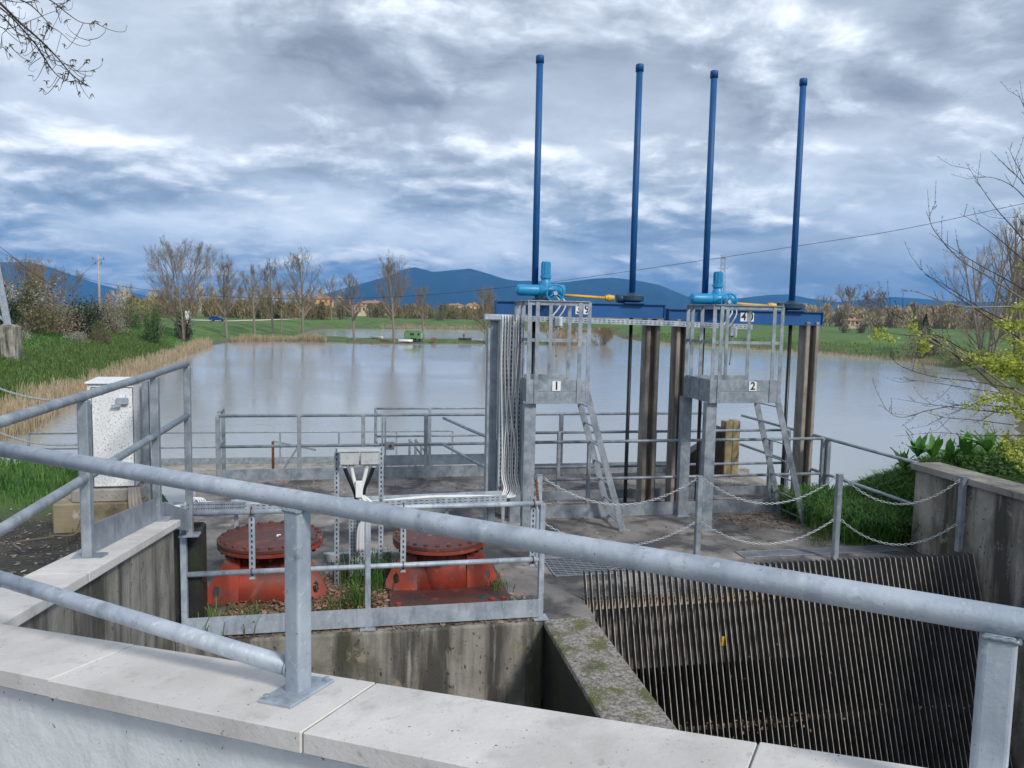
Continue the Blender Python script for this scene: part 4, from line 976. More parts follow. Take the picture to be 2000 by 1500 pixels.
def leaves(name, n, ctr, rad, size, mat, parent=None, seed=0, k=24, spread=.16, aspect=.45, up=0.0, zmin=None):
    rs = np.random.RandomState(seed); p = clumps(rs, n, ctr, rad, k, spread)
    if zmin is not None: p[:, 2] = np.maximum(p[:, 2], zmin+.02)
    d = rdir(rs, n); d[:, 2] += up; d /= np.linalg.norm(d, axis=1)[:, None]
    w = np.cross(d, rdir(rs, n)); w /= np.linalg.norm(w, axis=1)[:, None]+1e-9
    s = size*(.6+.8*rs.rand(n, 1)); return quads(name, p, d*s, w*s*aspect, mat, parent)
def bare_tree(name, label, base, h, spread, seed, stems=1, bole=.22, mat=BARK, tw=TWIG, dens=1.0, r0=None, group='bare trees around the ponds', up=.55, leafy=None, levels=4):
    """trunk(s) with steeply ascending limbs, branches, twigs; spread = crown width / height"""
    rnd = random.Random(seed); base = Vector(base)-Vector((0, 0, .3)); o = thing(name, label, 'tree', base, group)
    T, Cn = MB(), MB(); r0 = r0 or h*.019; tips = []; rmin = max(.004, base.y*.000055)
    def rv(): return Vector((rnd.gauss(0, 1), rnd.gauss(0, 1), rnd.gauss(0, 1)))
    def grow(p, d, L, r, lv, mb):
        n = (6, 5, 3, 2, 1)[lv]; pts = [p.copy()]; rs = [max(r, rmin)]; dd = d.copy()
        for i in range(n):
            dd = (dd + rv()*(.035, .07, .10, .12, .1)[lv] + Vector((0, 0, 1))*up*(.03, .30, .30, .25, .2)[lv]).normalized()
            p = p+dd*L/n; pts.append(p.copy()); rs.append(max(r*(1-(i+1)/n*.75), rmin*.75))
        mb.tube(pts, rs, (8, 5, 3, 3, 3)[lv], False)
        if lv >= levels: tips.append(pts[-1]); return
        if lv == 0: cnt = int(17*dens/stems**.5)+2
        else: cnt = int((0, 10, 7, 5)[lv]*dens+rnd.random())
        for k in range(cnt):
            f = bole+(.97-bole)*(k+rnd.random())/cnt if lv == 0 else rnd.uniform(.15, .98)
            i = min(int(f*n), n-1); q = pts[i].lerp(pts[i+1], f*n-i); rr = rs[i]
            ax = (pts[i+1]-pts[i]).normalized(); side = ax.cross(rv()).normalized()
            if lv == 0:
                u_ = (f-bole)/(1-bole); ang = (1.05-.55*u_)*rnd.uniform(.8, 1.1); ll = h*(.14+.32*math.sin(min(1, u_*.85+.22)*math.pi)**.8)*min(1.35, max(.62, spread*2.2))*rnd.uniform(.8, 1.12)
                ll = min(ll, (h-(q.z-base.z))*1.05+h*.05)
            else: ang = rnd.uniform(.3, .75); ll = L*rnd.uniform(.28, .52)*(1.15-.5*f)
            nd = (ax*math.cos(ang)+side*math.sin(ang)).normalized()
            grow(q, nd, ll, rr*rnd.uniform(.40, .60), lv+1, Cn)
    for k in range(stems):
        a = 2*math.pi*k/max(stems, 1)+rnd.random(); tilt = 0 if stems == 1 else rnd.uniform(.12, .22)*min(1.5, spread*2)
        d = Vector((math.cos(a)*tilt+rnd.gauss(0, .02), math.sin(a)*tilt, 1)).normalized()
        grow(base+Vector((math.cos(a), math.sin(a), 0))*(0 if stems == 1 else r0*1.0), d, h*rnd.uniform(.84, .98), r0*(1 if stems == 1 else .72), 0, T)
    T.build('trunk', mat, o); Cn.build('crown', tw, o)
    if leafy:
        rs = np.random.RandomState(seed); P = np.array([tuple(t) for t in tips]); P = P[rs.randint(0, len(P), leafy[0])]+rs.normal(size=(leafy[0], 3))*.2
        d = rdir(rs, leafy[0])*leafy[1]; w = np.cross(d, rdir(rs, leafy[0]))*.5; setting(quads('buds', P, d, w, leafy[2], o), 'stuff')
    return o
def tree_px(label, px, py, top, wpx, seed, Y=None, **k):
    g = ground(px, py) if Y is None else Vector((at(px, py, Y).x, Y, hgt(at(px, py, Y).x, Y)))
    h = (py-top)/F*g.y
    return bare_tree('bare_tree', label, g, h, wpx/max(1, (py-top)), seed, **k), g, h
BUD = MAT('tree_buds', (.14,.12,.075), (.22,.19,.12), 2, .9, 0, 0, island=.3)
tree_px('tall spreading bare tree above a dark ivy clump on the left shore', 360, 664, 486, 100, 11, stems=3, bole=.15, leafy=(2500, .10, BUD), dens=1.05)
tree_px('bare tree standing right of the blue car', 443, 660, 503, 66, 12, bole=.24, leafy=(1800, .10, BUD))
tree_px('slim bare tree, third from the left along the far shore', 498, 656, 519, 46, 13, bole=.3, dens=.95)
tree_px('bare upright tree left of the crooked thin stems on the far shore', 534, 652, 514, 48, 14, bole=.26, mat=BARK, leafy=(500, .10, BUD))
tree_px('thin crooked bare tree leaning right between two taller ones', 549, 648, 545, 44, 15, bole=.3, dens=.8, tw=TWIGT)
tree_px('tall vase-shaped bare tree at the root of the grassy spit', 592, 655, 498, 68, 16, bole=.24)
tree_px('narrow pointed bare tree alone on the spit', 692, 663, 527, 44, 17, bole=.28, dens=1.0)
tree_px('largest bare tree on the spit beside the green caravan', 770, 669, 510, 78, 18, bole=.24, leafy=(1200, .10, BUD), dens=1.05)
tree_px('slim dark tree right of the green caravan', 827, 666, 556, 40, 19, bole=.3, dens=.9)
tree_px('bare tree cluster with three trunks on the spit end', 950, 670, 564, 44, 20, stems=3, bole=.2, tw=TWIGT)
tree_px('bare tree behind platform 1 on the reedy islet', 1072, 668, 605, 40, 21, stems=2, tw=TWIGT)
tree_px('low bushy willow with bare stems standing in the pond', 1177, 668, 618, 58, 22, stems=6, bole=.1, tw=TWIGT, up=.3, Y=178)
tree_px('small bare field tree with a bent trunk behind platform 2', 1546, 660, 612, 42, 23, bole=.35, dens=.7)
tree_px('bare tree with a pale trunk left of the two dark shrubs', 1655, 638, 554, 44, 24, bole=.3, Y=260)
tree_px('bare leaning tree right of the dark shrubs', 1700, 638, 559, 34, 25, bole=.3, Y=262, stems=2)
tree_px('faint bare tree at the right end of the blue beam', 1606, 634, 570, 36, 26, Y=300, dens=.8)
tree_px('bare tree in the far field left of the tan house', 648, 642, 560, 40, 27, Y=300, dens=.8, tw=TWIGT)
tree_px('bare tree behind the left dark bushes', 118, 600, 500, 62, 28, Y=130, stems=2)
tree_px('tall pale poplar group behind the left bushes', 60, 600, 486, 90, 29, Y=160, stems=5, up=.9, tw=TWIGT)
for k, (px, top) in enumerate(((470, 560), (515, 565), (610, 566), (1105, 600), (1215, 600))):
    tree_px('small bare orchard tree, %s' % ('behind the blue car', 'below the white goal frame', 'left of the orange house', 'seen between platform 1 uprights', 'left of the middle pillar')[k], px, 628 if k < 3 else 634, top, 30, 40+k, Y=300+8*k, dens=.55, levels=3, tw=TWIGT)
# right-hand tall thicket, mid distance
for k, (px, py, top, w, sd) in enumerate(((1925, 724, 470, 110, 61), (1990, 726, 430, 120, 62), (2060, 726, 420, 120, 63))):
    tree_px(('slender multi-stemmed bare tree behind the yellow-green shrub', 'taller multi-stemmed bare tree at the right edge', 'bare tree half outside the right edge')[k], px, py, top, w, sd, Y=100+4*k, stems=5, bole=.12, dens=.85, leafy=(700, .05, LEAFO), up=.6)
def bush(name, label, px, py, wpx, hpx, mat, seed, n=1600, Y=None, size=.16, stems=True, mat2=None, cat='bush', group='bushes on the banks', tw=TWIG, k=26):
    g = ground(px, py) if Y is None else Vector((at(px, py, Y).x, Y, hgt(at(px, py, Y).x, Y)))
    w = wpx/F*g.y/2; h = hpx/F*g.y
    o = thing(name, label, cat, g, group)
    leaves('foliage', n, (g.x, g.y, g.z+h*.1), (w, w*.9, h*.92), size*h/3, mat, o, seed, k=k, spread=.17, zmin=g.z)
    if mat2: leaves('blossom', n//3, (g.x, g.y-w*.2, g.z+h*.18), (w*.9, w*.8, h*.8), size*h/3.4, mat2, o, seed+7, k=10, spread=.14, zmin=g.z)
    if stems:
        m = MB(); rnd = random.Random(seed)
        for i in range(60):
            a = rnd.uniform(0, 6.28); q = rnd.random()**.5
            e = Vector((g.x+math.cos(a)*w*q*1.05, g.y+math.sin(a)*w*q*.9, g.z+h*rnd.uniform(.6, 1.12)*(1-.35*q*q)))
            b = Vector((g.x+math.cos(a)*w*q*.35, g.y+math.sin(a)*w*q*.35, g.z-.2)); mid = b.lerp(e, .5)+Vector((0, 0, h*.08))
            m.tube([b, mid, e], [h*.012, h*.008, h*.003], 3, False)
        m.build('stems', tw, o)
    return o
B = bush
B('dark_bush', 'dark ivy-green bush at the foot of the big left tree', 360, 664, 34, 46, LEAFD, 1, 1600, size=.12)
B('green_bush', 'narrow green bush on the left bank above the reeds', 302, 672, 48, 62, LEAFG, 2, 2200, size=.10)
B('hedge_bush', 'dark green conifer-like bush at the left frame edge', -2, 645, 62, 120, LEAFD, 3, 2200, Y=85, size=.10)
B('hedge_bush', 'brown thicket second from the left edge', 48, 650, 110, 92, LEAFO, 4, 3000, Y=90, size=.09, mat2=BLOSSOM)
B('hedge_bush', 'brown thicket below the bare tree on the left bank', 108, 650, 100, 84, TWIG, 5, 3000, Y=96, size=.09)
B('hedge_bush', 'dark thicket in the middle of the left bank', 160, 648, 92, 74, LEAFD, 6, 2600, Y=100, size=.09, tw=TWIGD)
B('blossom_bush', 'whitish blossoming bush below the concrete power pole', 215, 638, 74, 66, TWIG, 7, 2400, Y=114, size=.08, mat2=BLOSSOM)
B('blossom_bush', 'low pale blossoming shrub at the foot of the thicket', 148, 657, 44, 22, BLOSSOM, 8, 900, Y=90, size=.14)
B('blossom_bush', 'low pale shrub right of the concrete footing', 40, 640, 40, 34, BLOSSOM, 31, 700, Y=80, size=.10)
B('hedge_bush', 'dark bramble running down to the grass right of the blossom', 196, 658, 48, 40, LEAFO, 9, 1500, Y=96, size=.11)
B('hedge_bush', 'green bush right of the blossoming bush', 250, 632, 54, 50, LEAFG, 10, 1700, Y=132, size=.09)
B('hedge_bush', 'brown bush behind the power pole', 180, 612, 70, 52, LEAFO, 32, 1600, Y=140, size=.08)
B('yellow_bush', 'rounded bright yellow-green bush in the far hedge', 278, 616, 40, 46, LEAFY, 11, 900, Y=190, size=.08)
B('brown_bush', 'large brown bare bush at the right shore', 1808, 696, 78, 62, TWIG, 12, 1500, size=.09)
B('brown_bush', 'low brown scrub on the right shore below the thicket', 1880, 712, 110, 28, TWIGT, 13, 1300, size=.16)
B('brown_bush', 'reddish bare shrub on the islet behind platform 1', 1112, 672, 34, 50, TWIGT, 14, 500, Y=176, size=.06)
B('dark_shrub', 'left dark evergreen shrub in the far right field', 1650, 640, 20, 24, LEAFD, 15, 500, Y=255, size=.12)
B('dark_shrub', 'middle dark evergreen shrub in the far right field', 1683, 640, 24, 27, LEAFD, 16, 500, Y=255, size=.12)
B('dark_shrub', 'right dark evergreen shrub in the far right field', 1712, 641, 24, 24, LEAFD, 17, 500, Y=255, size=.12)
B('dark_shrub', 'dark green round tree left of the tan far houses', 668, 612, 26, 42, LEAFD, 18, 700, Y=330, size=.08)
B('dark_shrub', 'green round tree right of the slim dark tree', 858, 616, 44, 34, LEAFG, 19, 800, Y=360, size=.09)
def conifer(px, py, top, wpx, Y, label, seed):
    g = Vector((at(px, py, Y).x, Y, hgt(at(px, py, Y).x, Y))); h = (py-top)/F*Y; w = wpx/F*Y/2; rs = np.random.RandomState(seed)
    o = thing('conifer', label, 'tree', g); MB().tube([g, g+Vector((0, 0, h))], [w*.08, .02], 6).build('trunk', BARK, o)
    n = 1200; f = rs.rand(n)**.8; a = rs.rand(n)*6.28; r = w*(1-f)*(.35+.65*rs.rand(n)**.5)*(1+.2*np.sin(f*40)); p = np.stack([g.x+np.cos(a)*r, g.y+np.sin(a)*r, g.z+h*(.06+.94*f)-r*.25], -1)
    d = np.stack([np.cos(a), np.sin(a), -.3*np.ones(n)], -1)*h*.04; ww = np.cross(d, rdir(rs, n))*.4; quads('crown', p, d, ww, LEAFD, o)
conifer(1807, 642, 604, 24, 270, 'single dark conical conifer in the far right field', 4)
def wood(name, label, x0, x1, pyb, top0, top1, Y, n, mat, seed, crown=14, tall=None):
    rs = np.random.RandomState(seed); P = []; D = []
    nc = int((x1-x0)/crown*2.2)
    for i in range(nc):
        px = x0+(x1-x0)*rs.rand(); yy = Y*(1+.12*rs.rand()); b = at(px, pyb, yy); z0 = hgt(b.x, yy)
        hh = (pyb-(top0+(top1-top0)*rs.rand()))/F*yy; w = crown/F*yy*(.5+.6*rs.rand()); k = int(n/nc)
        a = rs.rand(k)*6.28; r = np.sqrt(rs.rand(k)); f = rs.rand(k)**.8
        rr = w*r*(.25+.75*np.sin(np.clip(f*.95+.12, 0, 1)*3.1416)**.6)
        P.append(np.stack([b.x+np.cos(a)*rr, yy+np.sin(a)*rr, z0+hh*f], -1))
        d = np.stack([np.cos(a)*.35*r, np.sin(a)*.35*r, np.ones(k)], -1)+rs.normal(size=(k, 3))*.25; D.append(d/np.linalg.norm(d, axis=1)[:, None]*hh*.095)
    P = np.concatenate(P); D = np.concatenate(D); ww = np.cross(D, rdir(rs, len(D)))*.40
    return setting(quads(name, P, D, ww, mat), 'stuff', label)
HEDG = MAT('hedge_far', (.20,.165,.075), (.30,.24,.12), .02, .95, 0, 0, 30, [((.07,.085,.03), .05, .52, .68)], island=.3)
WOODT = MAT('wood_far', (.38,.30,.19), (.52,.42,.28), .02, .95, 0, 0, 30, [((.17,.15,.09), .03, .52, .68)], island=.3)
wood('far_wood', 'olive brown hedge belt across the far left field', 255, 640, 612, 572, 588, 300, 26000, HEDG, 1)
wood('far_wood', 'brown hedge and orchard belt in front of the far houses', 600, 1010, 618, 586, 600, 430, 24000, HEDG, 2)
wood('far_wood', 'pale leafless wood along the far right field', 1010, 1500, 630, 604, 616, 480, 12000, WOODT, 3)
wood('far_wood', 'pale tan wood behind the far right field', 1480, 2020, 642, 596, 612, 380, 30000, WOODT, 4)
wood('far_wood', 'higher pale crowns in the right wood', 1745, 1890, 641, 588, 604, 370, 8000, WOODT, 5)
wood('far_wood', 'distant pale poplar line behind the power pole', 200, 700, 600, 546, 590, 700, 7000, WOODT, 6, 8)
# reeds along the shores
def reeds():
    rs = np.random.RandomState(3); P = []; Hh = []
    def line(pts, n, w0, w1, h0, h1):
        pts = np.array(pts, float); seg = rs.randint(0, len(pts)-1, n); f = rs.rand(n, 1); a = pts[seg]; b = pts[seg+1]; p = a+(b-a)*f
        d = b-a; nn = np.stack([-d[:, 1], d[:, 0]], -1); nn /= np.linalg.norm(nn, axis=1)[:, None]
        p = p+nn*rs.uniform(w0, w1, (n, 1)); P.append(p); Hh.append(rs.uniform(h0, h1, n)*(.75+.5*np.clip(vnoise(p[:, 0]*.6, p[:, 1]*.6)+.5, 0, 1)))
    line([(-22,22),(-25,30),(-26.5,41),(-30,50),(-33,60),(-40,85),(-49,117)], 9000, -.5, 1.3, .7, 1.35)
    line([(-26.5,41),(-30,50),(-33,60)], 1500, -.8, 2.4, .5, 1.1)
    line([(-49,117),(-52,128),(-55,140)], 1500, -.5, 1.5, .6, 1.4)
    line([(-57,155.5),(-49,165),(-40,164.5)], 2200, -.3, .8, .8, 1.6)
    line([(9,171.5),(14,172.3),(16,175)], 1800, -.3, 5, 1.0, 2.4)
    line([(37,205),(44,188),(55,170),(63,159),(68,140),(69,122)], 3500, -1.8, .3, .3, .8)
    line([(-52,300),(-10,322),(20,322),(37,308)], 3500, -.5, 1.5, .6, 1.6)
    P = np.concatenate(P); Hh = np.concatenate(Hh); n = len(P); z = np.maximum(height(P[:, 0], P[:, 1]), WL-.3)
    a = rs.rand(n)*6.28; w = .008+.012*rs.rand(n)+.00010*P[:, 1]
    side = np.stack([np.cos(a), np.sin(a), 0*a], -1)*w[:, None]; base = np.stack([P[:, 0], P[:, 1], z], -1)
    lean = rs.normal(size=(n, 3))*.12; lean[:, 2] = 1; tip = base+lean*Hh[:, None]
    V = np.stack([base-side, base+side, tip+side*.7, tip-side*.3], 1).reshape(-1, 3)
    setting(raw('reed_bed', V, np.arange(n*4).reshape(n, 4).tolist(), REED), 'stuff', 'dry tan reeds fringing the pond shore')
reeds()
# grass blades
def blades(name, label, pts, h, w, mat, seed, bend=.5, parent=None):
    rs = np.random.RandomState(seed); n = len(pts); a = rs.rand(n)*6.28; dirv = np.stack([np.cos(a), np.sin(a), 0*a], -1); side = np.stack([-np.sin(a), np.cos(a), 0*a], -1)
    hh = h*(.45+.8*rs.rand(n, 1)); ww = w*(.6+.8*rs.rand(n, 1)); b = bend*hh*(.3+rs.rand(n, 1))
    up = np.array([[0, 0, 1.0]]); p0 = pts; p1 = pts+up*hh*.55+dirv*b*.25; p2 = pts+up*hh*.92+dirv*b*.75; p3 = pts+up*hh*(1-.25*bend)+dirv*b*1.25
    V = np.stack([p0-side*ww, p0+side*ww, p1-side*ww*.9, p1+side*ww*.9, p2-side*ww*.6, p2+side*ww*.6, p3], 1).reshape(-1, 3)
    i = np.arange(n)[:, None]*7; q = np.concatenate([i+[[0, 1, 3, 2]], i+[[2, 3, 5, 4]]], 0).tolist()+(i+[[4, 5, 6]]).tolist()
    o = raw(name, V, q, mat, parent)
    if parent is None: setting(o, 'stuff', label)
    return o
def scatter(n, s0, s1, t0, t1, seed, dens=None, z=None):
    rs = np.random.RandomState(seed); S = rs.uniform(s0, s1, n); T = rs.uniform(t0, t1, n)
    if dens is not None: k = rs.rand(n) < dens(S, T); S, T = S[k], T[k]
    X = S*US.x+T*VS.x; Y = S*US.y+T*VS.y; Z = height(X, Y) if z is None else np.full(len(X), z)
    return np.stack([X, Y, Z], -1)
blades('grass', 'short green grass on the bank edge behind the dirt yard', scatter(16000, -9, -2.45, 6.8, 10.5, 1, lambda s, t: np.clip((t-6.8)*1.6, .02, 1)), .11, .004, BLADE, 1)
blades('grass', 'sparse dry grass on the dirt yard', scatter(1200, -6, -1.7, 3.2, 7.0, 2, lambda s, t: np.clip(vnoise(s*2, t*2)+.15, 0, 1)), .05, .002, BLADEY, 2)
blades('grass', 'long drooping green grass beside the side railing', scatter(16000, 6.99, 9.5, 8.5, 13.2, 3), .40, .008, BLADE, 3, .9)
blades('grass', 'dense grass on the bank crest beside the right wall', scatter(22000, 6.97, 8.6, 8.42, 12.5, 33), .30, .008, BLADE, 34, .8)
blades('grass', 'tall grass growing on the deck corner by the right wall', scatter(9000, 6.1, 6.95, 8.6, 10.3, 4, lambda s, t: np.clip((s-6.1)*1.6, 0, 1)*np.clip((t-8.5)*2.5, .15, 1), ZD), .38, .008, BLADE, 4, .9)
blades('grass', 'pale grass edge by the narrow grating', scatter(1100, 5.7, 6.5, 8.66, 9.2, 5, lambda s, t: np.clip(vnoise(s*5, t*5)+.3, 0, 1), ZD), .20, .004, BLADEY, 5, .6)
for k, (s_, t_, r_, n_, h_) in enumerate(((-1.25, 7.02, .16, 90, .24), (-.95, 7.02, .10, 60, .22), (-.55, 7.05, .09, 45, .2), (-.25, 7.05, .08, 60, .26), (.0, 7.4, .12, 80, .26), (.12, 8.0, .22, 160, .30), (-.1, 8.3, .2, 120, .28), (.35, 8.3, .15, 90, .25), (1.45, 7.7, .12, 60, .12), (1.62, 7.1, .12, 60, .12))):
    rs = np.random.RandomState(50+k); q = rs.normal(size=(n_, 2))*r_*.6; P = np.array([tuple(W(s_+a, t_+b, ZD)) for a, b in q])
    tag(blades('grass_tuft', None, P, h_, .0045, BLADE if k % 3 else BLADEY, 70+k, .45), ('grass tuft at the left post of the low railing', 'grass tuft in front of the left red cover', 'small grass tuft in the leaves before the left red cover', 'grass tuft behind the thick foreground post', 'grass tuft between the two red covers', 'tall grass tuft at the junction box stand', 'grass clump behind the junction box stand', 'grass clump right of the junction box stand', 'weeds beside the red base plate', 'weeds at the right post of the low railing')[k], 'grass tuft', 'grass tufts around the red covers')
    o = bpy.data.objects[-1] if False else None
for o in bpy.data.objects:
    if o.name.startswith('grass_tuft') and 'kind' in o: del o['kind']
def bank_grass():
    rs = np.random.RandomState(77); n = 60000; Y = 40+110*rs.rand(n)**1.3; X = -27-(Y-40)*.33-rs.rand(n)*(14+.25*Y)
    k = np.full(n, True); Z = height(X, Y); k = (Z > WL+.25)
    blades('grass', 'long green grass covering the left bank slope', np.stack([X, Y, Z], -1)[k], .34, .03, BLADE, 78, .7)
    n = 26000; Y = 40+80*rs.rand(n)**1.3; X = -26.5-(Y-40)*.33-rs.rand(n)*9; Z = height(X, Y); k = (Z > WL+.2)
    blades('grass', 'pale yellowish grass low on the left bank', np.stack([X, Y, Z], -1)[k], .42, .02, BLADEY, 80, .6)
    n = 16000; Y = 118+120*rs.rand(n); X = 30+70*rs.rand(n); Z = height(X, Y); d = sdist(POND, X, Y); k = (Z > WL+.2) & (d < 9)
    blades('grass', 'rough grass along the right shore', np.stack([X, Y, Z], -1)[k], .5, .06, BLADEY, 79, .6)
bank_grass()
def litter():
    rs = np.random.RandomState(9)
    A = scatter(8500, -1.25, 1.7, 6.93, 8.4, 6, lambda s, t: np.clip(1.3-1.0*np.maximum(0, t-7.5)-.75*np.maximum(0, s-.1), .02, 1)*np.where((s > .28) & (s < 1.5) & (t > 7.2), .05, 1), ZD)
    Bp = scatter(900, 2.4, 6.8, 7.5, 10.3, 7, lambda s, t: np.clip(.08+vnoise(s*2, t*2)*.5, .05, .8), ZD); Cp = scatter(700, 5.2, 6.9, 9.4, 10.35, 8, None, ZD)
    Dp = scatter(700, -2, 6.8, 11.3, 13.3, 9, None, ZD); Ep = scatter(500, -1.6, 1.7, 6.87, 7.0, 10, None, ZD)
    P = np.concatenate([A, Bp, Cp, Dp, Ep]); n = len(P); P[:, 2] += .006+.035*rs.rand(n)*(np.arange(n) < len(A))
    d = rdir(rs, n); d[:, 2] *= .35; s = (.014+.020*rs.rand(n, 1)); d = d/np.linalg.norm(d, axis=1)[:, None]*s
    w = np.cross(d, np.array([[0, 0, 1.0]])+rs.normal(size=(n, 3))*.4); w = w/(np.linalg.norm(w, axis=1)[:, None]+1e-9)*s*.6
    setting(quads('leaf_litter', P, d, w, DEADLEAF), 'stuff', 'dead brown leaves on the deck around the red covers')
    Q = scatter(1500, -5, -1.62, 3.0, 6.9, 11); n = len(Q); Q[:, 2] += .012; d = rdir(rs, n); d[:, 2] *= .2; d *= .012+.014*rs.rand(n, 1); w = np.cross(d, np.array([[0, 0, 1.0]]))*.5
    setting(quads('ground_litter', Q, d, w, MAT('chips', (.20,.16,.11), (.40,.36,.30), 30, .9, 0, 0, island=.4)), 'stuff', 'leaf scraps and chips on the dirt yard')
    for k, pp in enumerate((((95, 1035), (150, 1030), (160, 985), (172, 958)), ((25, 1052), (40, 1060), (30, 1048), (105, 1037)))):
        pts = []
        for px, py in pp:
            d_ = ray(px, py); tt = (-(CAM.z-.06))/d_.z; p = CAM+d_*tt; pts.append(Vector((p.x, p.y, max(hgt(p.x, p.y), 0)+.02)))
        tag(MB().tube(spline(pts, 5), .006, 5).build('dry_twig', BARKT, None), ('dry twig lying by the cabinet plinth', 'curved dry stick lying on the dirt at the left')[k], 'twig')
litter()
def rack_debris():
    rs = np.random.RandomState(31); n = 420; z = np.where(rs.rand(n) < .6, -2.52+.05*rs.normal(size=n), -1.3-1.9*rs.rand(n)); s_ = np.where(rs.rand(n) < .5, 4.1+.35*rs.normal(size=n), 2.35+4.4*rs.rand(n)); s_ = np.clip(s_, 2.3, 6.8)
    t_ = 7.34-.35*(-1.03-z)+.01+.06*rs.rand(n); P = np.stack([s_*US.x+t_*VS.x, s_*US.y+t_*VS.y, z], -1)
    d = rdir(rs, n)*(.008+.014*rs.rand(n, 1)); w = np.cross(d, rdir(rs, n))*.7; setting(quads('screen_debris', P, d, w, DEADLEAF), 'stuff', 'dead leaves caught between the screen bars')
rack_debris()
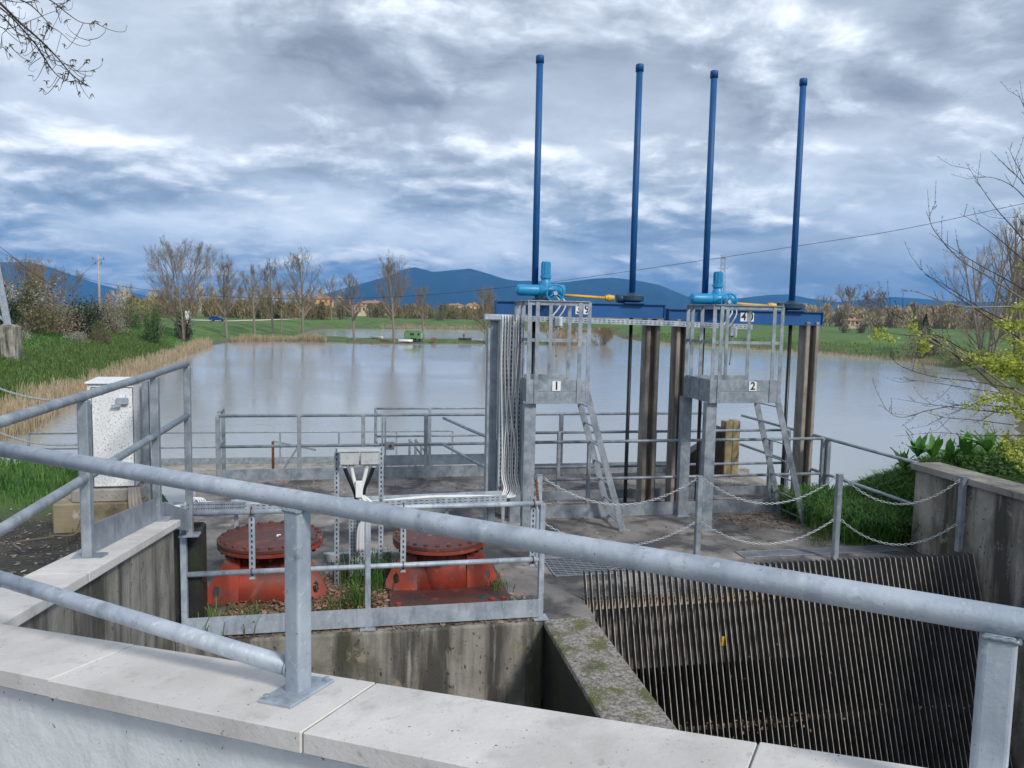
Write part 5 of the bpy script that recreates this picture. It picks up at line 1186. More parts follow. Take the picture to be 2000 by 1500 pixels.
# ------------------------------------------------------------------ right shrub
def shrub():
    rnd = random.Random(8); rs = np.random.RandomState(8)
    root = at(2150, 1000, 8.6); o = thing('flowering_shrub', 'arching bare shrub with fresh yellow-green leaf clusters behind the right wall', 'shrub', root)
    m = MB(); L = []; thick = MB()
    def twigline(pix, Y0, Y1, r, leaf=0, side=6):
        n = len(pix); pts = [at(px, py, Y0+(Y1-Y0)*i/(n-1)) for i, (px, py) in enumerate(pix)]; pts = spline(pts, 7); k = len(pts)
        rr = [r*(1-.82*i/(k-1)) for i in range(k)]; (thick if r > .009 else m).tube(pts, rr, 6, False)
        for i in range(side):
            j = rnd.randint(int(k*.25), k-2); d = (pts[j+1]-pts[j]).normalized(); e = (d+Vector((rnd.gauss(0, .5), rnd.gauss(0, .5), rnd.gauss(.1, .5)))).normalized()
            l = rnd.uniform(.10, .40); q = [pts[j], pts[j]+e*l*.5+Vector((0, 0, .01)), pts[j]+(e+Vector((0, 0, .25))).normalized()*l]
            m.tube(q, [.0028, .002, .0012], 3, False)
            for f in (.3, .5, .7, .9): m.tube([q[0].lerp(q[2], f), q[0].lerp(q[2], f)+Vector((rnd.gauss(0, .006), rnd.gauss(0, .006), .008))], [.004, .002], 4, False)
        for i in range(0, k, 2):   # buds
            m.tube([pts[i], pts[i]+Vector((rnd.gauss(0, .008), rnd.gauss(0, .008), rnd.gauss(0, .008)))], [.0042, .002], 4, False)
        for i in range(leaf):
            f = rnd.random()**.7; j = int((1-f)*(k-1)*.8); L.append(pts[j]+Vector((rnd.gauss(0, .035), rnd.gauss(0, .05), rnd.gauss(0, .03))))
    G = [
     ([(2100, 640), (2000, 585), (1930, 540), (1880, 510), (1840, 470), (1816, 430), (1828, 394)], 9, 8.2, .011, 0, 8),
     ([(2080, 620), (1990, 560), (1900, 510), (1815, 455)], 9, 8.4, .009, 0, 7), ([(2060, 560), (1990, 500), (1930, 450), (1875, 417)], 9, 8.6, .008, 0, 5),
     ([(2100, 600), (2000, 470), (1940, 400), (1886, 318)], 9, 8.6, .009, 0, 6), ([(2060, 480), (2000, 385), (1950, 350), (1892, 345)], 9, 8.8, .007, 0, 4),
     ([(2050, 440), (2000, 360), (1960, 320), (1935, 295)], 9, 8.9, .007, 0, 4), ([(2060, 330), (2010, 230), (1986, 176)], 9, 9, .007, 0, 3),
     ([(2040, 420), (1990, 330), (1970, 290)], 9, 9, .006, 0, 3), ([(2100, 620), (1990, 600), (1900, 600), (1850, 592), (1790, 570), (1758, 569)], 8.6, 8.0, .011, 4, 7),
     ([(2000, 640), (1930, 610), (1850, 560), (1808, 536)], 8.6, 8.2, .008, 0, 5), ([(1990, 660), (1900, 600), (1840, 560), (1793, 522)], 8.6, 8.1, .007, 0, 5),
     ([(1990, 700), (1900, 690), (1830, 655), (1770, 655), (1710, 645)], 8.4, 7.8, .009, 8, 7), ([(1960, 770), (1880, 700), (1800, 655), (1740, 600), (1693, 558)], 8.4, 7.7, .010, 6, 8),
     ([(1900, 720), (1820, 660), (1740, 610), (1684, 578)], 8.4, 7.8, .008, 3, 6), ([(2060, 800), (1960, 750), (1880, 690), (1800, 650), (1740, 630)], 8.3, 7.8, .012, 10, 6),
     ([(1990, 760), (1900, 745), (1820, 735), (1760, 715), (1740, 695)], 8.2, 7.7, .007, 4, 7), ([(1980, 770), (1900, 760), (1840, 750), (1745, 738)], 8.2, 7.7, .006, 2, 6),
     ([(2000, 800), (1900, 790), (1820, 800), (1760, 815), (1720, 792)], 8.2, 7.7, .007, 0, 7), ([(2000, 810), (1900, 800), (1820, 790), (1745, 778)], 8.2, 7.8, .006, 0, 6),
     ([(1980, 830), (1900, 820), (1840, 815), (1800, 800)], 8.1, 7.8, .005, 3, 5), ([(2000, 850), (1900, 850), (1830, 845), (1748, 852)], 8.1, 7.7, .005, 0, 4),
     ([(2000, 690), (1960, 700), (1900, 690)], 8.4, 8.2, .008, 60, 2), ([(2080, 740), (2010, 720), (1950, 712), (1890, 700), (1870, 690)], 8.3, 8.0, .010, 260, 3),
     ([(2080, 780), (2000, 740), (1940, 725), (1900, 705)], 8.4, 8.1, .010, 200, 3), ([(2060, 660), (2000, 640), (1960, 632), (1925, 628)], 8.6, 8.3, .008, 120, 3),
     ([(2080, 820), (2000, 790), (1950, 775), (1890, 795), (1850, 810)], 8.2, 7.9, .008, 130, 5), ([(2060, 620), (2000, 605), (1960, 600)], 8.6, 8.4, .007, 60, 2),
     ([(2080, 860), (2020, 820), (1960, 800), (1920, 818)], 8.2, 8.0, .008, 120, 4), ([(2080, 560), (2010, 530), (1970, 520)], 8.8, 8.6, .007, 25, 2),
     ([(2080, 900), (2020, 870), (1960, 860), (1940, 850)], 8.0, 7.9, .008, 110, 4), ([(2060, 700), (1990, 670), (1950, 660)], 8.5, 8.4, .007, 60, 2),
     ([(2040, 470), (2000, 440), (1975, 400)], 8.9, 8.7, .006, 0, 4), ([(2060, 950), (2000, 900), (1960, 880), (1950, 870)], 7.9, 7.8, .008, 70, 3)]
    for g in G: twigline(*g)
    for px, py in ((1716, 648), (1720, 655), (1740, 662), (1786, 640), (1803, 680), (1808, 668)):
        c = at(px, py, 7.8)
        for i in range(9): L.append(c+Vector((rnd.gauss(0, .02), rnd.gauss(0, .03), rnd.gauss(0, .02))))
    for px, py, Yb in ((2085, 620, 9), (2110, 760, 8.3), (2090, 900, 8)):
        thick.tube(spline([root, root.lerp(at(px, py, Yb), .5)+Vector((.1, 0, .1)), at(px, py, Yb)], 5), .03, 6, False)
    thick.build('branch', BARK, o); m.build('twigs', TWIGD, o)
    P = np.array([tuple(p) for p in L]); P = np.repeat(P, 6, 0)+rs.normal(size=(len(P)*6, 3))*.022; n = len(P)
    d = rdir(rs, n)*(.012+.013*rs.rand(n, 1)); w = np.cross(d, rdir(rs, n)); w = w/(np.linalg.norm(w, axis=1)[:, None]+1e-9)*np.linalg.norm(d, axis=1)[:, None]*.7
    quads('leaves', P, d, w, LEAFY, o)
shrub()
# low green weeds and docks behind the right wall
def weeds():
    rs = np.random.RandomState(21)
    P = scatter(14000, 7.32, 10.5, 6.2, 10.2, 22); n = len(P); P[:, 2] += .04+.36*rs.rand(n)*(.6+.6*np.clip(vnoise(P[:, 0]*2, P[:, 1]*2)+.4, 0, 1))
    d = rdir(rs, n); d[:, 2] = np.abs(d[:, 2])*.5; d *= .022+.022*rs.rand(n, 1); w = np.cross(d, rdir(rs, n)); w = w/(np.linalg.norm(w, axis=1)[:, None]+1e-9)*np.linalg.norm(d, axis=1)[:, None]*.6
    setting(quads('weeds', P, d, w, LEAFG), 'stuff', 'low leafy green weeds behind the right wall')
    spots = [(1768, 872, 10.6), (1795, 850, 10.5), (1826, 852, 10.3), (1856, 858, 10.0), (1890, 848, 9.8), (1932, 836, 9.5), (1962, 852, 9.3)]
    rnd = random.Random(4)
    for k, (px, py, Y) in enumerate(spots):
        c = at(px, py, Y); b = Vector((c.x, c.y, max(c.z-.36, hgt(c.x, c.y)-.05)))
        o = thing('dock_plant', ('leftmost broad-leaved dock plant drooping over the rail', 'second dock plant from the left behind the wall', 'third dock plant with upright leaves', 'dock plant in the middle of the row', 'dock plant below the shrub twigs', 'largest upright dock plant near the right edge', 'dock plant at the right end of the row')[k], 'plant', b, 'dock plants behind the right wall')
        for j in range(11):
            a = rnd.uniform(0, 6.28); tilt = rnd.uniform(.08, .75) if (k or j > 3) else 1.0; l = rnd.uniform(.24, .42); wd = l*rnd.uniform(.12, .17)
            h = Vector((math.cos(a), math.sin(a), 0)); sd = Vector((-math.sin(a), math.cos(a), 0)); V = []; Fc = []; N_ = 7
            for i in range(N_):
                f = i/(N_-1); cen = b+Vector((0, 0, .06))+h*(l*f*math.sin(tilt)*(1+.4*f))+Vector((0, 0, l*f*math.cos(tilt*(1+f*.7))))
                w_ = wd*math.sin(min(1, f*1.15+.06)*math.pi)**.7 if f < .99 else .004
                wav = .012*math.sin(f*9+j)
                V += [cen-sd*w_+Vector((0, 0, .25*w_+wav)), cen, cen+sd*w_+Vector((0, 0, .25*w_-wav))]
            for i in range(N_-1):
                for q in (0, 1): Fc.append((i*3+q, i*3+q+1, (i+1)*3+q+1, (i+1)*3+q))
            MB().add(V, Fc, True).build('leaf', DOCK, o)
weeds()
# overhanging branch, upper left
def overhang():
    rnd = random.Random(12); rs = np.random.RandomState(12); base = Vector((-8.5, 5.2, 0))
    o = thing('overhanging_tree', 'bare tree branch with drooping catkins reaching in at the upper left corner', 'tree', base)
    tr = MB(); tr.tube(spline([base-Vector((0, 0, .3)), base+Vector((.1, 0, 2.2)), base+Vector((.3, .2, 4.6)), base+Vector((.2, .4, 7))], 5), [.22-.006*i for i in range(16)], 10)
    lim = spline([base+Vector((.28, .2, 4.2)), Vector((-7.3, 5.8, 5.0)), Vector((-6.0, 6.0, 5.1)), at(-110, -60, 6.1)], 5); tr.tube(lim, [.09-.004*i for i in range(len(lim))], 7)
    tr.build('trunk', BARK, o)
    m = MB(); cat = MB(); Y = 6.1
    def tw(pix, r, kids=0, cats=0):
        pts = spline([at(px, py, Y+.15*math.sin(px*.05+py*.03)) for px, py in pix], 6); k = len(pts)
        m.tube(pts, [r*(1-.75*i/(k-1)) for i in range(k)], 5, False)
        for i in range(kids):
            j = rnd.randint(2, k-2); p = pts[j]; d = (pts[j+1]-pts[j-1]).normalized(); e = (d+Vector((rnd.gauss(0, .7), rnd.gauss(0, .6), rnd.gauss(-.25, .45)))).normalized(); l = rnd.uniform(.08, .26)
            q = spline([p, p+e*l*.5+Vector((0, 0, -.03)), p+e*l*.9+Vector((0, 0, -.02)), p+e*l+Vector((0, 0, .035))], 4)
            m.tube(q, [.0026*(1-.6*i/(len(q)-1)) for i in range(len(q))], 4, False)
            if rnd.random() < .75: catk(q[-1]); 
        for i in range(cats): catk(pts[-1-rnd.randint(0, max(1, k//4))])
    def catk(p):
        for i in range(rnd.randint(2, 5)):
            e = Vector((rnd.gauss(0, .5), rnd.gauss(0, .5), rnd.uniform(-1, .15))).normalized(); l = rnd.uniform(.018, .045)
            cat.tube([p, p+e*l*.5, p+e*l], [.002, .0034, .0012], 4, False)
    M = [([(-110, -60), (-20, -10), (40, 45), (75, 75), (110, 110), (140, 145), (172, 168)], .012, 14, 6), ([(-100, -40), (0, 15), (60, 75), (85, 110), (105, 140), (130, 158), (152, 156)], .008, 8, 3),
         ([(-60, -60), (20, -10), (60, 10), (90, 40), (100, 52)], .008, 9, 3), ([(-40, -60), (60, -20), (105, 5), (130, 25), (155, 42), (178, 46), (187, 40)], .006, 6, 2),
         ([(-80, -20), (0, 28), (30, 60), (55, 75), (80, 85)], .007, 8, 1), ([(-60, 0), (0, 52), (25, 54), (40, 48), (90, 28), (120, 15), (130, -10)], .004, 5, 2),
         ([(100, 8), (128, 5), (135, -10)], .003, 2, 2), ([(45, 60), (52, 85), (50, 100), (38, 104), (24, 95), (20, 85)], .003, 1, 2), ([(18, 30), (15, 55), (4, 68), (6, 92), (14, 92)], .0035, 2, 2),
         ([(80, 112), (62, 125), (56, 135), (64, 140), (70, 135)], .0025, 0, 0), ([(105, 55), (120, 65), (140, 82), (160, 90), (174, 88), (176, 80), (170, 73)], .003, 3, 0), ([(128, 65), (138, 72), (150, 76), (153, 72), (148, 65)], .002, 0, 0),
         ([(85, 90), (100, 118), (115, 128), (128, 125), (140, 128), (150, 122)], .003, 3, 2), ([(120, 118), (145, 138), (158, 132), (168, 122), (172, 116)], .003, 3, 3), ([(-60, -30), (10, 0), (50, 4), (70, 0)], .005, 4, 3),
         ([(60, 40), (62, 62), (78, 82), (88, 120), (84, 122)], .003, 3, 1), ([(110, 25), (112, 12), (120, 18), (105, 50), (98, 60)], .003, 2, 2)]
    for q in M: tw(*q)
    m.build('branch', TWIGD, o); cat.build('catkins', LEAFO, o)
overhang()
# ------------------------------------------------------------------ far things
WALLO = MAT('ochre_render', (.55,.33,.14), (.66,.42,.20), .3, .9, 0, 0); WALLY = MAT('yellow_render', (.70,.58,.28), (.78,.66,.36), .3, .9, 0, 0)
WALLT = MAT('tan_render', (.52,.40,.27), (.62,.50,.36), .3, .9, 0, 0); ROOF = MAT('clay_roof', (.33,.16,.09), (.44,.23,.14), .6, .9, 0, 0); GLASS = MAT('dark_glass', (.02,.025,.03), (.04,.045,.05), 1, .15, 0, 0)
CARB = MAT('car_blue', (.01,.06,.24), (.015,.08,.30), .5, .25, .2, 0); TYRE = MAT('tyre', (.015,.015,.015), (.025,.025,.025), 3, .8, 0, 0); CARAV = MAT('caravan_green', (.10,.22,.085), (.15,.29,.12), .8, .5, 0, 0, 60, [((.08,.15,.06), 1.5, .55, .72)])
HULLW = MAT('boat_white', (.62,.63,.62), (.74,.75,.74), 1, .5, 0, 0); HULLD = MAT('boat_dark', (.06,.06,.055), (.10,.095,.085), 1, .6, 0, 0); WOODB = MAT('old_wood', (.20,.15,.10), (.30,.23,.16), 1, .9, 0, 0)
GRAVEL = MAT('gravel_track', (.52,.46,.36), (.64,.58,.48), .5, .95, 0, 0); LAMP = MAT('pole_concrete', (.36,.34,.31), (.46,.44,.40), 2, .9, 0, 0)
def house(px, pyb, wpx, hpx, Y, wall, label, floors=2, turn=0.25, seed=0):
    c = at(px, pyb, Y); zg = min(c.z, hgt(c.x, Y)); zb = c.z; w = wpx/F*Y; h = hpx/F*Y; d = w*.7
    o = thing('house', label, 'house', Vector((c.x, Y, zg)), 'far houses on the plain'); a = Vector((math.cos(turn), math.sin(turn), 0)); b = Vector((-math.sin(turn), math.cos(turn), 0)); o0 = Vector((c.x, Y+d/2, 0))
    P = lambda x, y, z: o0+a*x+b*y+Vector((0, 0, z)); hw = h*.72
    MB().hexa([P(-w/2, -d/2, zg-1), P(w/2, -d/2, zg-1), P(w/2, d/2, zg-1), P(-w/2, d/2, zg-1), P(-w/2, -d/2, zb+hw), P(w/2, -d/2, zb+hw), P(w/2, d/2, zb+hw), P(-w/2, d/2, zb+hw)]).build('wall', wall, o)
    e = .4; rf = MB(); v = [P(-w/2-e, -d/2-e, zb+hw), P(w/2+e, -d/2-e, zb+hw), P(w/2+e, d/2+e, zb+hw), P(-w/2-e, d/2+e, zb+hw), P(-w/4, 0, zb+h), P(w/4, 0, zb+h), P(-w/2-e, -d/2-e, zb+hw-.15), P(w/2+e, -d/2-e, zb+hw-.15), P(w/2+e, d/2+e, zb+hw-.15), P(-w/2-e, d/2+e, zb+hw-.15)]
    r = rf.add(v, [(0, 1, 5, 4), (1, 2, 5), (2, 3, 4, 5), (3, 0, 4), (0, 6, 7, 1), (1, 7, 8, 2), (2, 8, 9, 3), (3, 9, 6, 0), (6, 9, 8, 7)]).build('roof', ROOF, o)
    MB().hexa([P(w*.1, -.4, zb+hw), P(w*.1+.8, -.4, zb+hw), P(w*.1+.8, .4, zb+hw), P(w*.1, .4, zb+hw), P(w*.1, -.4, zb+h+.6), P(w*.1+.8, -.4, zb+h+.6), P(w*.1+.8, .4, zb+h+.6), P(w*.1, .4, zb+h+.6)]).build('chimney', wall, r)
    n = max(3, int(w/3.2)); hf = hw/floors
    for f in range(floors):
        for k in range(n):
            x = -w/2+w*(k+.5)/n; z = zb+hf*f+hf*.32; ww = .55; wh = hf*.45
            if f == 0 and k == n//2:
                MB().hexa([P(x-.6, -d/2-.04, zb), P(x+.6, -d/2-.04, zb), P(x+.6, -d/2+.1, zb), P(x-.6, -d/2+.1, zb), P(x-.6, -d/2-.04, zb+hf*.8), P(x+.6, -d/2-.04, zb+hf*.8), P(x+.6, -d/2+.1, zb+hf*.8), P(x-.6, -d/2+.1, zb+hf*.8)]).build('door', WOODB, o); continue
            MB().hexa([P(x-ww, -d/2-.03, z), P(x+ww, -d/2-.03, z), P(x+ww, -d/2+.1, z), P(x-ww, -d/2+.1, z), P(x-ww, -d/2-.03, z+wh), P(x+ww, -d/2-.03, z+wh), P(x+ww, -d/2+.1, z+wh), P(x-ww, -d/2+.1, z+wh)]).build('window', GLASS, o)
house(627, 602, 40, 24, 520, WALLO, 'orange rendered house left of the dark round tree', 2, .3)
house(650, 611, 26, 14, 500, WALLT, 'low tan outbuilding below the orange house', 1, .1)
house(724, 605, 46, 18, 540, WALLT, 'tan long house with red roof behind the spit trees', 2, -.3)
house(700, 610, 22, 16, 520, WALLT, 'small tan gable left of the long tan house', 1, .4)
house(888, 606, 36, 13, 600, WALLT, 'low pinkish house left of the bright yellow house', 1, .1)
house(922, 611, 27, 19, 580, WALLY, 'bright yellow house in the middle of the far plain', 2, .2)
house(1472, 634, 22, 17, 420, WALLY, 'pale yellow house seen below beam 40', 2, .2)
house(1667, 636, 24, 14, 330, WALLT, 'tan house between two dark shrubs in the right field', 1, -.2)
# gravel track with the car
def track():
    pts = [ground(375, 625), ground(430, 627.5), ground(500, 626), ground(560, 624), ground(640, 622)]
    m = MB(); P = spline(pts, 6); n = len(P); V = []
    for i, p in enumerate(P):
        d = (P[min(i+1, n-1)]-P[max(i-1, 0)]); d.z = 0; d.normalize(); nn = Vector((-d.y, d.x, 0))*3.0
        for sg in (-1, 0, 1):
            q = p+nn*sg; V.append((q.x, q.y, hgt(q.x, q.y)+.12))
    setting(raw('track', V, [(i*3+k, (i+1)*3+k, (i+1)*3+k+1, i*3+k+1) for i in range(n-1) for k in (0, 1)], GRAVEL))
track()
def car():
    g = ground(424, 628.5); o = thing('car', 'blue hatchback car parked on the gravel track', 'car', g); x0 = g.x; y0 = g.y; z = g.z+.12; L = 4.2; k = 1.0
    body = [(-2.1, .35), (2.1, .35), (2.12, .75), (1.95, .92), (1.1, 1.02), (.35, 1.48), (-1.2, 1.52), (-1.95, 1.05), (-2.1, .9)]
    MB().prism([(x0+a, y0-.85, z+b) for a, b in body], (0, 1.7, 0)).build('body', CARB, o, .08, 2)
    win = [(.95, 1.02), (.32, 1.40), (-.30, 1.43), (-.30, 1.02)]; win2 = [(-.40, 1.02), (-.40, 1.43), (-1.15, 1.44), (-1.6, 1.05)]
    for w_ in (win, win2): MB().prism([(x0+a, y0-.87, z+b) for a, b in w_], (0, .03, 0)).build('window', GLASS, o)
    MB().prism([(x0+1.02, y0-.7, z+1.08), (x0+1.02, y0+.7, z+1.08), (x0+.42, y0+.6, z+1.46), (x0+.42, y0-.6, z+1.46)], (.04, 0, .03)).build('windscreen', GLASS, o)
    for a in (-1.3, 1.3):
        for yy in (-.86, .70):
            w_ = MB().lathe((x0+a, y0+yy, z+.31), [(.31, 0), (.31, .18)], 16, (0, 1, 0)).build('wheel', TYRE, o); MB().lathe((x0+a, y0+yy-.01, z+.31), [(.19, 0), (.19, .2)], 12, (0, 1, 0)).build('rim', GALVN, w_)
    for yy in (-.65, .55): MB().box(x0+2.05, x0+2.14, y0+yy, y0+yy+.25, z+.68, z+.82).build('headlight', HULLW, o)
car()
def caravan():
    g = ground(809, 666); o = thing('caravan', 'small green caravan parked under the large spit tree', 'caravan', g); x0, y0, z = g.x, g.y, g.z; s = g.y*37/F/4.3
    pr = [(-2.15, .45), (1.9, .45), (2.1, .7), (2.15, 1.5), (1.95, 2.05), (1.3, 2.25), (-1.6, 2.3), (-2.05, 2.15), (-2.15, 1.7)]
    MB().prism([(x0+a*s, y0-1, z+b*s) for a, b in pr], (0, 2, 0)).build('body', CARAV, o, .1, 2)
    MB().prism([(x0+a*s, y0-1.03, z+b*s) for a, b in ((-1.75, 2.22), (1.4, 2.18), (1.4, 2.3), (-1.75, 2.36))], (0, 2.06, 0)).build('roof', CARAV, o)
    for a, b in ((-.85, .95), (.85, .45)): MB().box(x0+a*s, x0+(a+b)*s, y0-1.03, y0-.99, z+1.25*s, z+1.75*s).build('window', GLASS, o)
    MB().box(x0+1.6*s, x0+2.0*s, y0-1.02, y0-.99, z+.6*s, z+1.8*s).build('door', MAT('caravan_door', (.22,.34,.24), (.30,.42,.32), 1, .5, 0, 0), o)
    for a in (-.3, .35): MB().lathe((x0+a*s, y0-1.0, z+.32), [(.33, 0), (.33, .2)], 14, (0, 1, 0)).build('wheel', TYRE, o)
    MB().bar((x0+2.1*s, y0, z+.45), (x0+3.2*s, y0, z+.40), .1, .1).build('tow_bar', GALVD, o)
caravan()
def boat(px, py, lpx, mat, label, ang=0.0, flip=False):
    g = ground(px, py); L = lpx/F*g.y/2; w = max(.5, L*.38); hh = .45; o = thing('boat', label, 'boat', g, 'small boats on the spit'); rows = []
    ca, sa = math.cos(ang), math.sin(ang); N_ = 9; V = []
    for i in range(N_):
        f = i/(N_-1)*2-1; ww = w*(1-abs(f)**2.6*.9); zt = hh*(1+.25*f*f); 
        for y, z in ((-ww, zt), (-ww*.6, .12), (0, .03), (ww*.6, .12), (ww, zt)):
            x = f*L; zz = (hh*1.3-z) if flip else z; V.append((g.x+x*ca-y*sa, g.y+x*sa+y*ca, g.z+zz+.05))
    Fs = [(i*5+k, (i+1)*5+k, (i+1)*5+k+1, i*5+k+1) for i in range(N_-1) for k in range(4)]+[(0, 1, 2, 3, 4), tuple(5*(N_-1)+k for k in (4, 3, 2, 1, 0))]
    h = MB().add(V, Fs).build('hull', mat, o); h.modifiers.new('s', 'SOLIDIFY').thickness = .06
    for f in (-.35, .3):
        x = f*L; c = Vector((g.x+x*ca, g.y+x*sa, g.z+.35)); MB().bar(c+Vector((-sa, ca, 0))*w*.8, c-Vector((-sa, ca, 0))*w*.8, .25, .05).build('thwart', WOODB, o)
boat(735, 662, 26, HULLW, 'white rowing boat left of the largest spit tree', .05); boat(792, 669.5, 28, HULLW, 'white upturned boat in front of the green caravan', .05, True)
boat(752, 669, 20, WOODB, 'brown flat boat at the water edge left of the caravan'); boat(908, 666, 26, HULLD, 'dark boat on the grass at the spit end', .1); boat(932, 667.5, 22, HULLW, 'pale boat beside the dark boat on the spit end', -.1); boat(966, 668, 24, HULLW, 'pale boat nearest the three-trunked tree', .1)
for k, (px, py, c_, lb) in enumerate(((820, 664, 'barrel', 'blue barrel right of the caravan'), (847, 668, 'crate', 'rusty crate on the spit grass'))):
    g = ground(px, py); o = thing(c_, lb, c_, g)
    if c_ == 'barrel': MB().lathe(g, [(.35, 0), (.38, .3), (.38, .8), (.35, 1.1)], 14).build('body', CARB, o); MB().lathe(g+Vector((0, 0, 1.1)), [(.36, 0), (.36, .04)], 14).build('lid', CARB, o)
    else:
        MB().box(g.x-.5, g.x+.5, g.y-.5, g.y+.5, g.z, g.z+.9).build('body', RUST, o)
        for q in (.2, .5, .8): MB().box(g.x-.53, g.x+.53, g.y-.53, g.y-.5, g.z+q-.06, g.z+q+.06).build('slat', WOODB, o)
def person(px, py):
    g = ground(px, py); o = thing('person', 'person in a dark red jacket sitting on the spit end', 'person', g)
    V = [(0, 0, .50), (0, .03, .75), (0, .0, 1.02), (0, -.02, 1.14), (0, -.04, 1.27), (-.10, -.02, .48), (-.12, -.42, .50), (-.12, -.45, .08), (-.12, -.60, .05), (.10, -.02, .48), (.12, -.42, .50), (.12, -.45, .08), (.12, -.60, .05), (-.2, 0, .99), (-.25, -.12, .74), (-.15, -.36, .66), (.2, 0, .99), (.25, -.12, .74), (.15, -.36, .66)]
    E_ = [(0, 1), (1, 2), (2, 3), (3, 4), (0, 5), (5, 6), (6, 7), (7, 8), (0, 9), (9, 10), (10, 11), (11, 12), (2, 13), (13, 14), (14, 15), (2, 16), (16, 17), (17, 18)]
    Rr = [.15, .15, .15, .06, .105, .09, .08, .06, .05, .09, .08, .06, .05, .07, .055, .045, .07, .055, .045]
    me = bpy.data.meshes.new('body'); me.from_pydata([(x, y, z) for x, y, z in V], E_, []); b = bpy.data.objects.new('body', me); COL.objects.link(b); b.parent = o; me.materials.append(MAT('jacket', (.13,.025,.03), (.17,.035,.04), 3, .9, 0, 0))
    b.modifiers.new('skin', 'SKIN'); b.modifiers.new('sub', 'SUBSURF').levels = 1
    for i, v in enumerate(me.skin_vertices[0].data): v.radius = (Rr[i], Rr[i]); v.use_root = (i == 0)
    MB().lathe(g+Vector((0, 0, 1.30)), [(.08, 0), (.11, .04), (.09, .12), (.03, .15)], 10).build('cap', HULLD, o)
    c = thing('folding_stool', 'small folding stool under the person on the spit', 'stool', g); MB().box(g.x-.2, g.x+.2, g.y-.2, g.y+.2, g.z+.36, g.z+.40).build('seat', HULLD, c)
    for a in (-.17, .17):
        for q in (-.17, .17): MB().bar((g.x+a, g.y+q, g.z), (g.x-a*.6, g.y+q, g.z+.37), .03, .03).build('leg', GALVD, c)
person(906, 661)
# poles, pylons, wires
def pole(px, pyb, top, Y, label):
    c = at(px, pyb, Y); g = Vector((c.x, Y, hgt(c.x, Y))); t = at(px, top, Y); o = thing('power_pole', label, 'power pole', g)
    MB().tube([g, Vector((g.x, g.y, t.z))], [.24, .13], 10).build('shaft', LAMP, o)
    for dz, w in ((.9, .95), (1.7, .5)):
        m = MB().bar((g.x-w, Y, t.z-dz), (g.x+w, Y, t.z-dz), .1, .1).build('crossarm', GALVD, o)
        for sg in (-1, 1): MB().lathe((g.x+sg*w, Y, t.z-dz+.05), [(.08, 0), (.12, .1), (.08, .2), (.12, .3), (.05, .38)], 8).build('insulator', WOODB, m)
pole(195, 610, 497, 135, 'concrete power pole above the left bushes')
def pylon(px, pyb, top, Y, wpx, label):
    c = at(px, pyb, Y); g = Vector((c.x, Y, hgt(c.x, Y))); zt = at(px, top, Y).z; w = wpx/F*Y/2; o = thing('lattice_pylon', label, 'pylon', g); H_ = zt-g.z; n = 12; r = .09*Y/400+.05
    wd = lambda f: w*(1.9-.9*f) if f < .5 else w*1.45-(f-.5)*w*.9
    for sx in (-1, 1):
        for sy in (-1, 1): MB().tube([Vector((g.x+sx*wd(f), Y+sy*wd(f), g.z+H_*f)) for f in (0, .5, 1)], r, 4).build('leg', GALVD, o)
    m = MB()
    for i in range(n):
        f0, f1 = i/n, (i+1)/n
        for sy in (-1, 1):
            m.tube([(g.x-wd(f0), Y+sy*wd(f0), g.z+H_*f0), (g.x+wd(f1), Y+sy*wd(f1), g.z+H_*f1)], r*.6, 3); m.tube([(g.x+wd(f0), Y+sy*wd(f0), g.z+H_*f0), (g.x-wd(f1), Y+sy*wd(f1), g.z+H_*f1)], r*.6, 3)
    m.build('bracing', GALVD, o)
    for f in (.80, .95): MB().bar((g.x-w*3.2, Y, g.z+H_*f), (g.x+w*3.2, Y, g.z+H_*f), r*2, r*2).build('crossarm', GALVD, o)
pylon(408, 606, 499, 520, 5, 'lattice pylon behind the left shore trees'); pylon(1407, 628, 497, 420, 7, 'tall lattice pylon behind the right actuator')
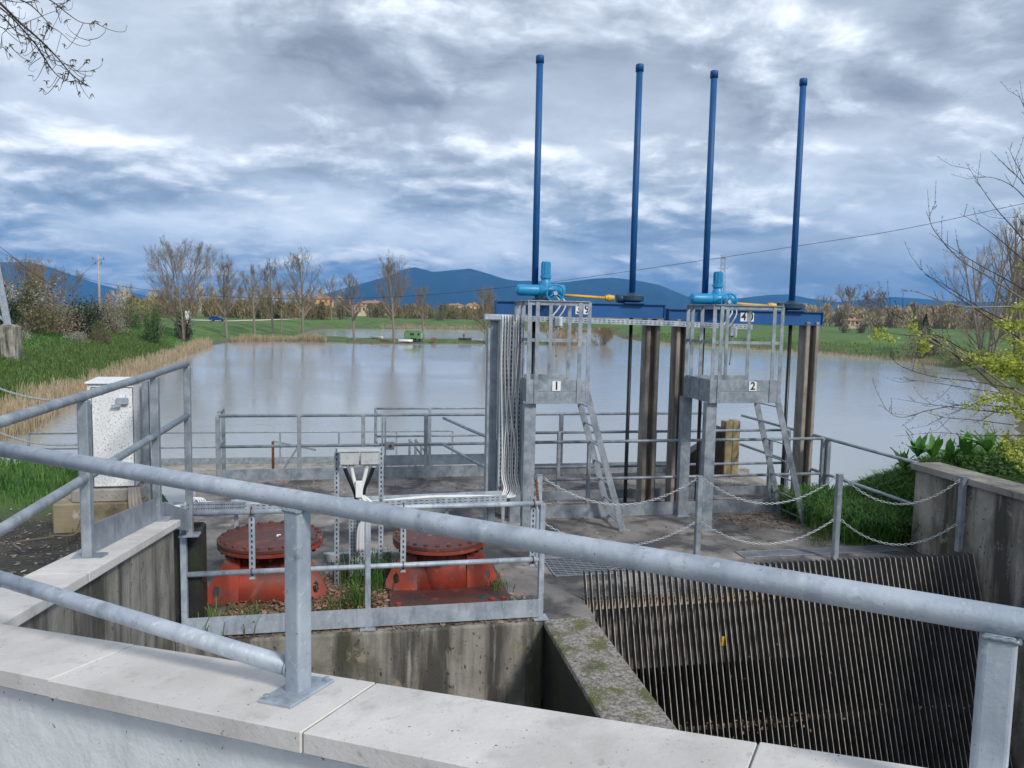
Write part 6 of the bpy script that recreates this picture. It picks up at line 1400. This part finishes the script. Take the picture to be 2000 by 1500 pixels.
def leg_pylon():
    g = ground(20, 700); s = g.y/F; top = g.z+67*s
    b = thing('pylon_footing', 'grey concrete pylon footing on the left bank', 'footing', g)
    MB().lathe(g-Vector((0, 0, 1)), [(21*s, 0), (21*s, 1+63*s), (12*s, 1+67*s)], 10).build('block', CONCW, b)
    o = thing('steel_pylon', 'slanting grey steel pylon leg on its concrete footing at the left edge', 'pylon', Vector((g.x, g.y, top-.1)))
    p0 = Vector((g.x-2*s, g.y, top-.1)); e = at(-8, 515, g.y); MB().bar(p0, e, 9*s, 9*s).build('leg', GALVN, o)
    p1 = at(-30, 590, g.y); MB().bar(at(10, 628, g.y), p1, 3.5*s, 3.5*s).build('brace', GALVN, o); MB().bar(at(4, 580, g.y), at(-40, 577, g.y), 3*s, 3*s).build('brace', GALVN, o)
    MB().bar(at(-60, 640, g.y), at(-20, 500, g.y), 9*s, 9*s).build('leg', GALVN, o)
leg_pylon()
def wire(pix, r, label):
    pts = spline([at(px, py, Y) for px, py, Y in pix], 8); n = len(pts)
    tag(MB().tube(pts, [r*(.5+.5*p.y/60) for p in pts], 5, False).build('overhead_cable', TWIGD, None), label, 'cable')
wire([(2100, 375, 46), (1950, 408, 52), (1750, 450, 60), (1560, 480, 70), (1350, 512, 82), (1100, 548, 98), (1000, 560, 105), (860, 574, 115), (740, 581, 124), (600, 584, 133), (450, 580, 142), (330, 571, 150), (200, 552, 158), (60, 515, 168), (-60, 470, 176)], .02, 'long overhead cable sagging across the whole view behind the blue pipes')
wire([(-80, 430, 66), (0, 482, 74), (60, 530, 80), (110, 562, 86)], .02, 'dark cable descending from the upper left edge to the bushes'); wire([(193, 507, 135), (170, 528, 120), (140, 548, 108)], .014, 'thin cable dropping left from the concrete power pole')
g_ = thing('goal_frame', 'white goal frame in the far left field', 'goal', ground(474, 622))
p_ = ORI[g_]; q_ = p_.y/F
for dx in (-4, 4): MB().bar(p_+Vector((dx*q_, 0, 0)), p_+Vector((dx*q_, 0, 22*q_)), .5, .5).build('post', HULLW, g_)
MB().bar(p_+Vector((-4*q_, 0, 22*q_)), p_+Vector((4*q_, 0, 22*q_)), .5, .5).build('crossbar', HULLW, g_)
d_ = ground(366, 632); s_ = thing('sign_board', 'white sign board behind the big left tree', 'sign', d_); MB().bar(d_, d_+Vector((0, 0, 3)), .25, .25).build('post', HULLW, s_); MB().box(d_.x-.5, d_.x+.5, d_.y-.1, d_.y+.05, d_.z+1, d_.z+3.1).build('board', HULLW, s_)
